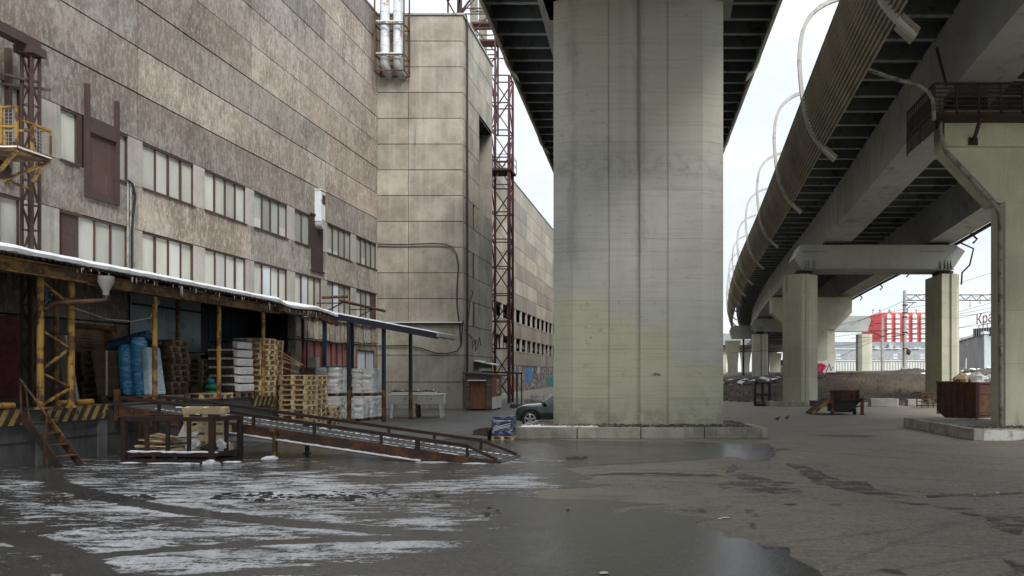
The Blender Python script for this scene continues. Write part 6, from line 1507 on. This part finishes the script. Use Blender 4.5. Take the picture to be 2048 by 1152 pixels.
t = MB(); t.beam((35.8, 130, 9.6), (38, 130, 8.5), .14); t.beam((36, 130, 9.6), (39, 130, 9.6), .12); truss(t, 29, 36.4, 130, 10.5, 11.3, .07, 12); t.beam((36.4, 130, 10.9), (38, 130, 10.9), .12); t.build('gantry', 'rustdk', p_2)
p_3 = thing('catenary_portal', 'far lattice railway gantries seen between the piers of the right viaduct', 'catenary mast', (17, 118, 1.5))
t = MB()
for Y, ya_, yb_, x0, x1 in ((118, 664, 671, 1541, 1640), (122, 682, 688, 1490, 1600), (124, 697, 703, 1478, 1560)): k = Y / F; truss(t, (x0 - PX) * k, (x1 - PX) * k, Y, EYE + (PY - yb_) * k, EYE + (PY - ya_) * k, .05, 18)
k = 118 / F; t.beam(((1487 - PX) * k, 118, 1), ((1487 - PX) * k, 118, EYE + 67 * k), .3); t.beam(((1537 - PX) * k, 118, 1), ((1537 - PX) * k, 118, EYE + 82 * k), .25); t.build('gantry', 'rustdk', p_3)
t = MB()
for pts in ([(1445, 707), (1700, 690), (1812, 660), (2000, 618)], [(1560, 688), (1742, 664), (1812, 655), (1920, 628), (2000, 612)], [(1675, 715), (1812, 652), (2000, 601)], [(1640, 660), (1812, 617), (2000, 585)], [(1700, 650), (1812, 600), (2000, 540)], [(1812, 635), (1920, 632), (2010, 622)], [(1812, 668), (1920, 655), (2010, 634)], [(1700, 676), (1812, 672), (1960, 650)]):
    q = [at(px, py, 86 if px > 1500 else 100) for px, py in pts]; t.tube(q, .022, 4)
for px, py in ((1940, 612), (1960, 606)): t.tube([at(px, py - 14, 85), at(px, py, 85)], .03, 4); t.blob(at(px, py, 85), .09, 6, 4, .1, 1)
o = t.build('overhead_wire', 'black'); tag(o, 'thin overhead railway wires strung across the sky on the right', 'wires')
def bpx(x, Y): return (x - PX) * Y / F
def zpx(y, Y): return EYE + (PY - y) * Y / F
Y = 260; rb = thing('apartment_block', 'bright red apartment block with white balcony columns', 'building', (80, Y, 2))
t = MB(); x0, x1 = bpx(1762, Y), bpx(1870, Y); t.box(x0, x1, Y, Y + 16, 2, zpx(625, Y)); t.hexa([(bpx(1747, Y), Y + 3, 2), (x0, Y + .02, 2), (x0, Y + 16, 2), (bpx(1747, Y), Y + 16, 2), (bpx(1747, Y), Y + 3, zpx(631, Y)), (x0, Y + .02, zpx(628, Y)), (x0, Y + 16, zpx(628, Y)), (bpx(1747, Y), Y + 16, zpx(631, Y))]); t.build('wall', 'redb', rb)
for cx in (1777, 1794, 1811, 1828, 1845, 1862):
    xa, xb = bpx(cx - 4.2, Y), bpx(cx + 4.2, Y); zt_ = zpx(625, Y); st = (zt_ - 2) / 12.2
    for i in range(12):
        z = 2 + i * st; t = MB(); t.mi = 0; t.box(xa, xb, Y - 1.0, Y - .02, z, z + st * .7); t.mi = 1; t.box(xa + .15, xb - .15, Y - .4, Y - .02, z + st * .7, z + st); t.mi = 0; t.box(lerp(xa, xb, .46), lerp(xa, xb, .54), Y - .45, Y - .4, z + st * .7, z + st); t.build('balcony', ['whiteb', 'glassdk'], rb)
t = MB()
for px in (1752, 1766, 1785, 1795, 1822, 1840): t.beam((bpx(px, Y), Y + 4, zpx(626, Y)), (bpx(px, Y), Y + 4, zpx(616, Y)), .18); t.beam((bpx(px - 3, Y), Y + 4, zpx(619, Y)), (bpx(px + 3, Y), Y + 4, zpx(619, Y)), .12)
t.build('antenna', 'rustdk', rb); MB().box(bpx(1788, Y), bpx(1797, Y), Y + 3, Y + 8, zpx(625.1, Y), zpx(619, Y)).build('roof_box', 'whiteb', rb)
Y = 205; gb = thing('factory_block', 'long grey building with white pilasters below the red block', 'building', (60, Y, 1.6))
x0, x1 = bpx(1660, Y), bpx(1960, Y); t = MB(); t.mi = 0; t.box(x0, x1, Y, Y + 25, 1.6, zpx(700, Y)); t.mi = 1; t.box(x0, x1, Y + 2.5, Y + 25, zpx(700, Y) + .01, zpx(683, Y)); t.mi = 2; t.box(x0, x1, Y - .12, Y - .01, 1.6, zpx(722, Y)); t.mi = 2; t.box(x0, x1, Y - .35, Y - .13, zpx(722, Y), zpx(720.6, Y)); t.box(x0, x1, Y - .3, Y - .01, zpx(698, Y), zpx(696.8, Y)); t.build('wall', ['greyb2', 'greyb', 'whiteb'], gb)
for i in range(40):
    x = bpx(1672 + i * 5.6, Y); t = MB(); t.box(x, x + .36, Y - .2, Y - .121, 1.7, zpx(724, Y)); t.build('window', 'glassdk', gb)
for i in range(16):
    px = 1672 + i * 14 + (i % 3); xa, xb = bpx(px, Y), bpx(px + 9, Y); t = MB(); t.mi = 0; t.box(xa, xb, Y - .06, Y - .012, zpx(719, Y), zpx(707, Y)); t.mi = 1 if i % 4 else 2
    for k in range(4):
        for j in range(2): t.box(lerp(xa, xb, (k + .15) / 4), lerp(xa, xb, (k + .85) / 4), Y - .09, Y - .06, lerp(zpx(719, Y), zpx(707, Y), (j + .12) / 2), lerp(zpx(719, Y), zpx(707, Y), (j + .85) / 2))
    t.build('window', ['greyb2', 'glassdk', 'whitewin'], gb)
t = MB()
for px, w, h in ((1752, 8, 5), (1781, 7, 11), (1793, 9, 4), (1830, 6, 3), (1838, 6, 3)): t.box(bpx(px, Y), bpx(px + w, Y), Y + 1.0, Y + 2.4, zpx(696.8, Y) + .01, zpx(696.8 - h, Y))
t.build('roof_unit', 'gpanel', gb)
Y = 140; wh = thing('warehouse', 'grey warehouse with pale blue front and red roof sign at the right', 'building', (62, Y, 2.2))
t = MB(); c = Vector((bpx(1968, Y), Y, 0)); l = Vector((bpx(1916, Y + 30), Y + 30, 0)); r = Vector((bpx(2080, Y + 14), Y + 14, 0)); bk_ = l + (r - c)
ztp = zpx(668, Y); t.hexa([(*l.xy, 2.2), (*c.xy, 2.2), (*r.xy, 2.2), (*bk_.xy, 2.2), (*l.xy, ztp - .2), (*c.xy, ztp), (*r.xy, ztp), (*bk_.xy, ztp - .2)]); t.build('wall', 'warehouse', wh)
nrm_ = Vector(((r - c).y, -(r - c).x, 0)).normalized() * .12
def wf(a, b, z0, z1, th=1.0): p, q = c.lerp(r, a), c.lerp(r, b); n_ = nrm_ * th; return [(*(p + n_).xy, z0), (*(q + n_).xy, z0), (*q.xy, z0), (*p.xy, z0), (*(p + n_).xy, z1), (*(q + n_).xy, z1), (*q.xy, z1), (*p.xy, z1)]
t = MB(); t.hexa(wf(0, 1, 2.2, ztp - .05)); t.build('cladding', 'paleblue', wh)
for a, b, z0, z1 in ((.15, .23, 5.2, 7.2), (.14, .22, 2.3, 3.6), (.28, .36, 5.2, 7.2)):
    t = MB(); t.hexa(wf(a, b, z0, z1, 1.4)); t.build('window', 'glassdk', wh)
t = MB(); t.hexa([(*(l + Vector((-.5, -.5, 0))).xy, ztp + .01 - .19), (*(c + Vector((-.3, -.6, 0))).xy, ztp + .01), (*r.xy, ztp + .01), (*bk_.xy, ztp - .18), (*(l + Vector((-.5, -.5, 0))).xy, ztp + .3), (*(c + Vector((-.3, -.6, 0))).xy, ztp + .5), (*r.xy, ztp + .5), (*bk_.xy, ztp + .3)]); t.build('roof_edge', 'whiteb', wh)
rs2 = thing('roof_sign', 'dark slatted board and red cursive sign on the warehouse roof', 'sign', (60, Y, ztp))
s0 = Vector((bpx(1946, Y + 4), Y + 4, 0)); s1 = Vector((bpx(2060, Y - 6), Y - 6, 0))
def sp(u, v, w): p = s0.lerp(s1, u); return (p.x, p.y - w, v)
za, zb_ = zpx(672, Y), zpx(655, Y); t = MB(); t.hexa([sp(0, za, .2), sp(1, za, .2), sp(1, za, 0), sp(0, za, 0), sp(0, zb_, .2), sp(1, zb_ + .3, .2), sp(1, zb_ + .3, 0), sp(0, zb_, 0)]); t.build('board', 'black', rs2)
t = MB()
for i in range(22): u = i / 22; t.hexa([sp(u, za, .34), sp(u + .014, za, .34), sp(u + .014, za, .2), sp(u, za, .2), sp(u, zb_, .34), sp(u + .014, zb_, .34), sp(u + .014, zb_, .2), sp(u, zb_, .2)])
t.build('slat', 'greyb', rs2)
def letter(u, v, w): p = s0.lerp(s1, .115 + u / 12.0); return (p.x, p.y - .3 - w, zpx(646, Y) + v + u * .12)
mb = text_mb('\u041a\u0440\u0430\u0441\u043d\u044b\u0439', 2.9, .08, lambda u, v, w: letter(u * .72 + 3.6, v * .95, w)); mb.build('lettering', 'neon', rs2)
t = MB()
for i in range(8): a = Vector(letter(i * .9, -.3, -.4)); t.beam(a, a - Vector((0, 0, 1.8)), .12)
t.beam(letter(0, -.25, -.3), letter(8, -.25, -.3), .15); t.build('sign_frame', 'rustdk', rs2)
bt = thing('bare_tree', 'thin bare sapling in front of the grey warehouse wall', 'tree', (52, 128, 2.2))
def branch(t, p, d, L, r, lv):
    q = p + d * L; t.tube([p, p.lerp(q, .5) + Vector((rnd(-.05, .05), rnd(-.05, .05), 0)) * L * .5, q], [r, r * .8, r * .55], 5)
    if lv:
        for k in range(3):
            e = (d + Vector((rnd(-.6, .6), rnd(-.6, .6), rnd(.0, .5)))).normalized(); branch(t, p.lerp(q, rnd(.5, 1)), e, L * rnd(.5, .75), r * .5, lv - 1)
t = MB(); t.tube([(52.2, 128, 2.2), (52.3, 128, 4.6)], [.14, .1], 7); t.build('trunk', 'milk', bt)
t = MB(); branch(t, Vector((52.3, 128, 4.6)), Vector((-.05, 0, 1)), 2.2, .08, 3); t.build('crown', 'drygrass', bt)
Y = 230; hs = thing('brick_house', 'small red brick house seen between far piers', 'house', (38, Y, 1.6))
t = MB(); t.mi = 0; t.box(bpx(1560, Y), bpx(1600, Y), Y, Y + 10, 1.6, zpx(730, Y)); t.mi = 1; t.box(bpx(1560, Y), bpx(1600, Y), Y, Y + 10, zpx(730, Y) + .01, zpx(722, Y)); t.build('wall', ['whiteb', 'brick'], hs)
MB().prism([(bpx(1558, Y), zpx(721.9, Y)), (bpx(1602, Y), zpx(721.9, Y)), (bpx(1580, Y), zpx(717, Y))], 'y', Y - .3, Y + 10).build('roof', 'rustdk', hs)
for i in range(7): x = bpx(1562 + i * 5.5, Y); MB().box(x, x + .45, Y - .05, Y - .01, 2.0, 3.6).build('window', 'glassdk', hs)
for lst in PROT.values():
    for o in lst: bpy.data.objects.remove(o)
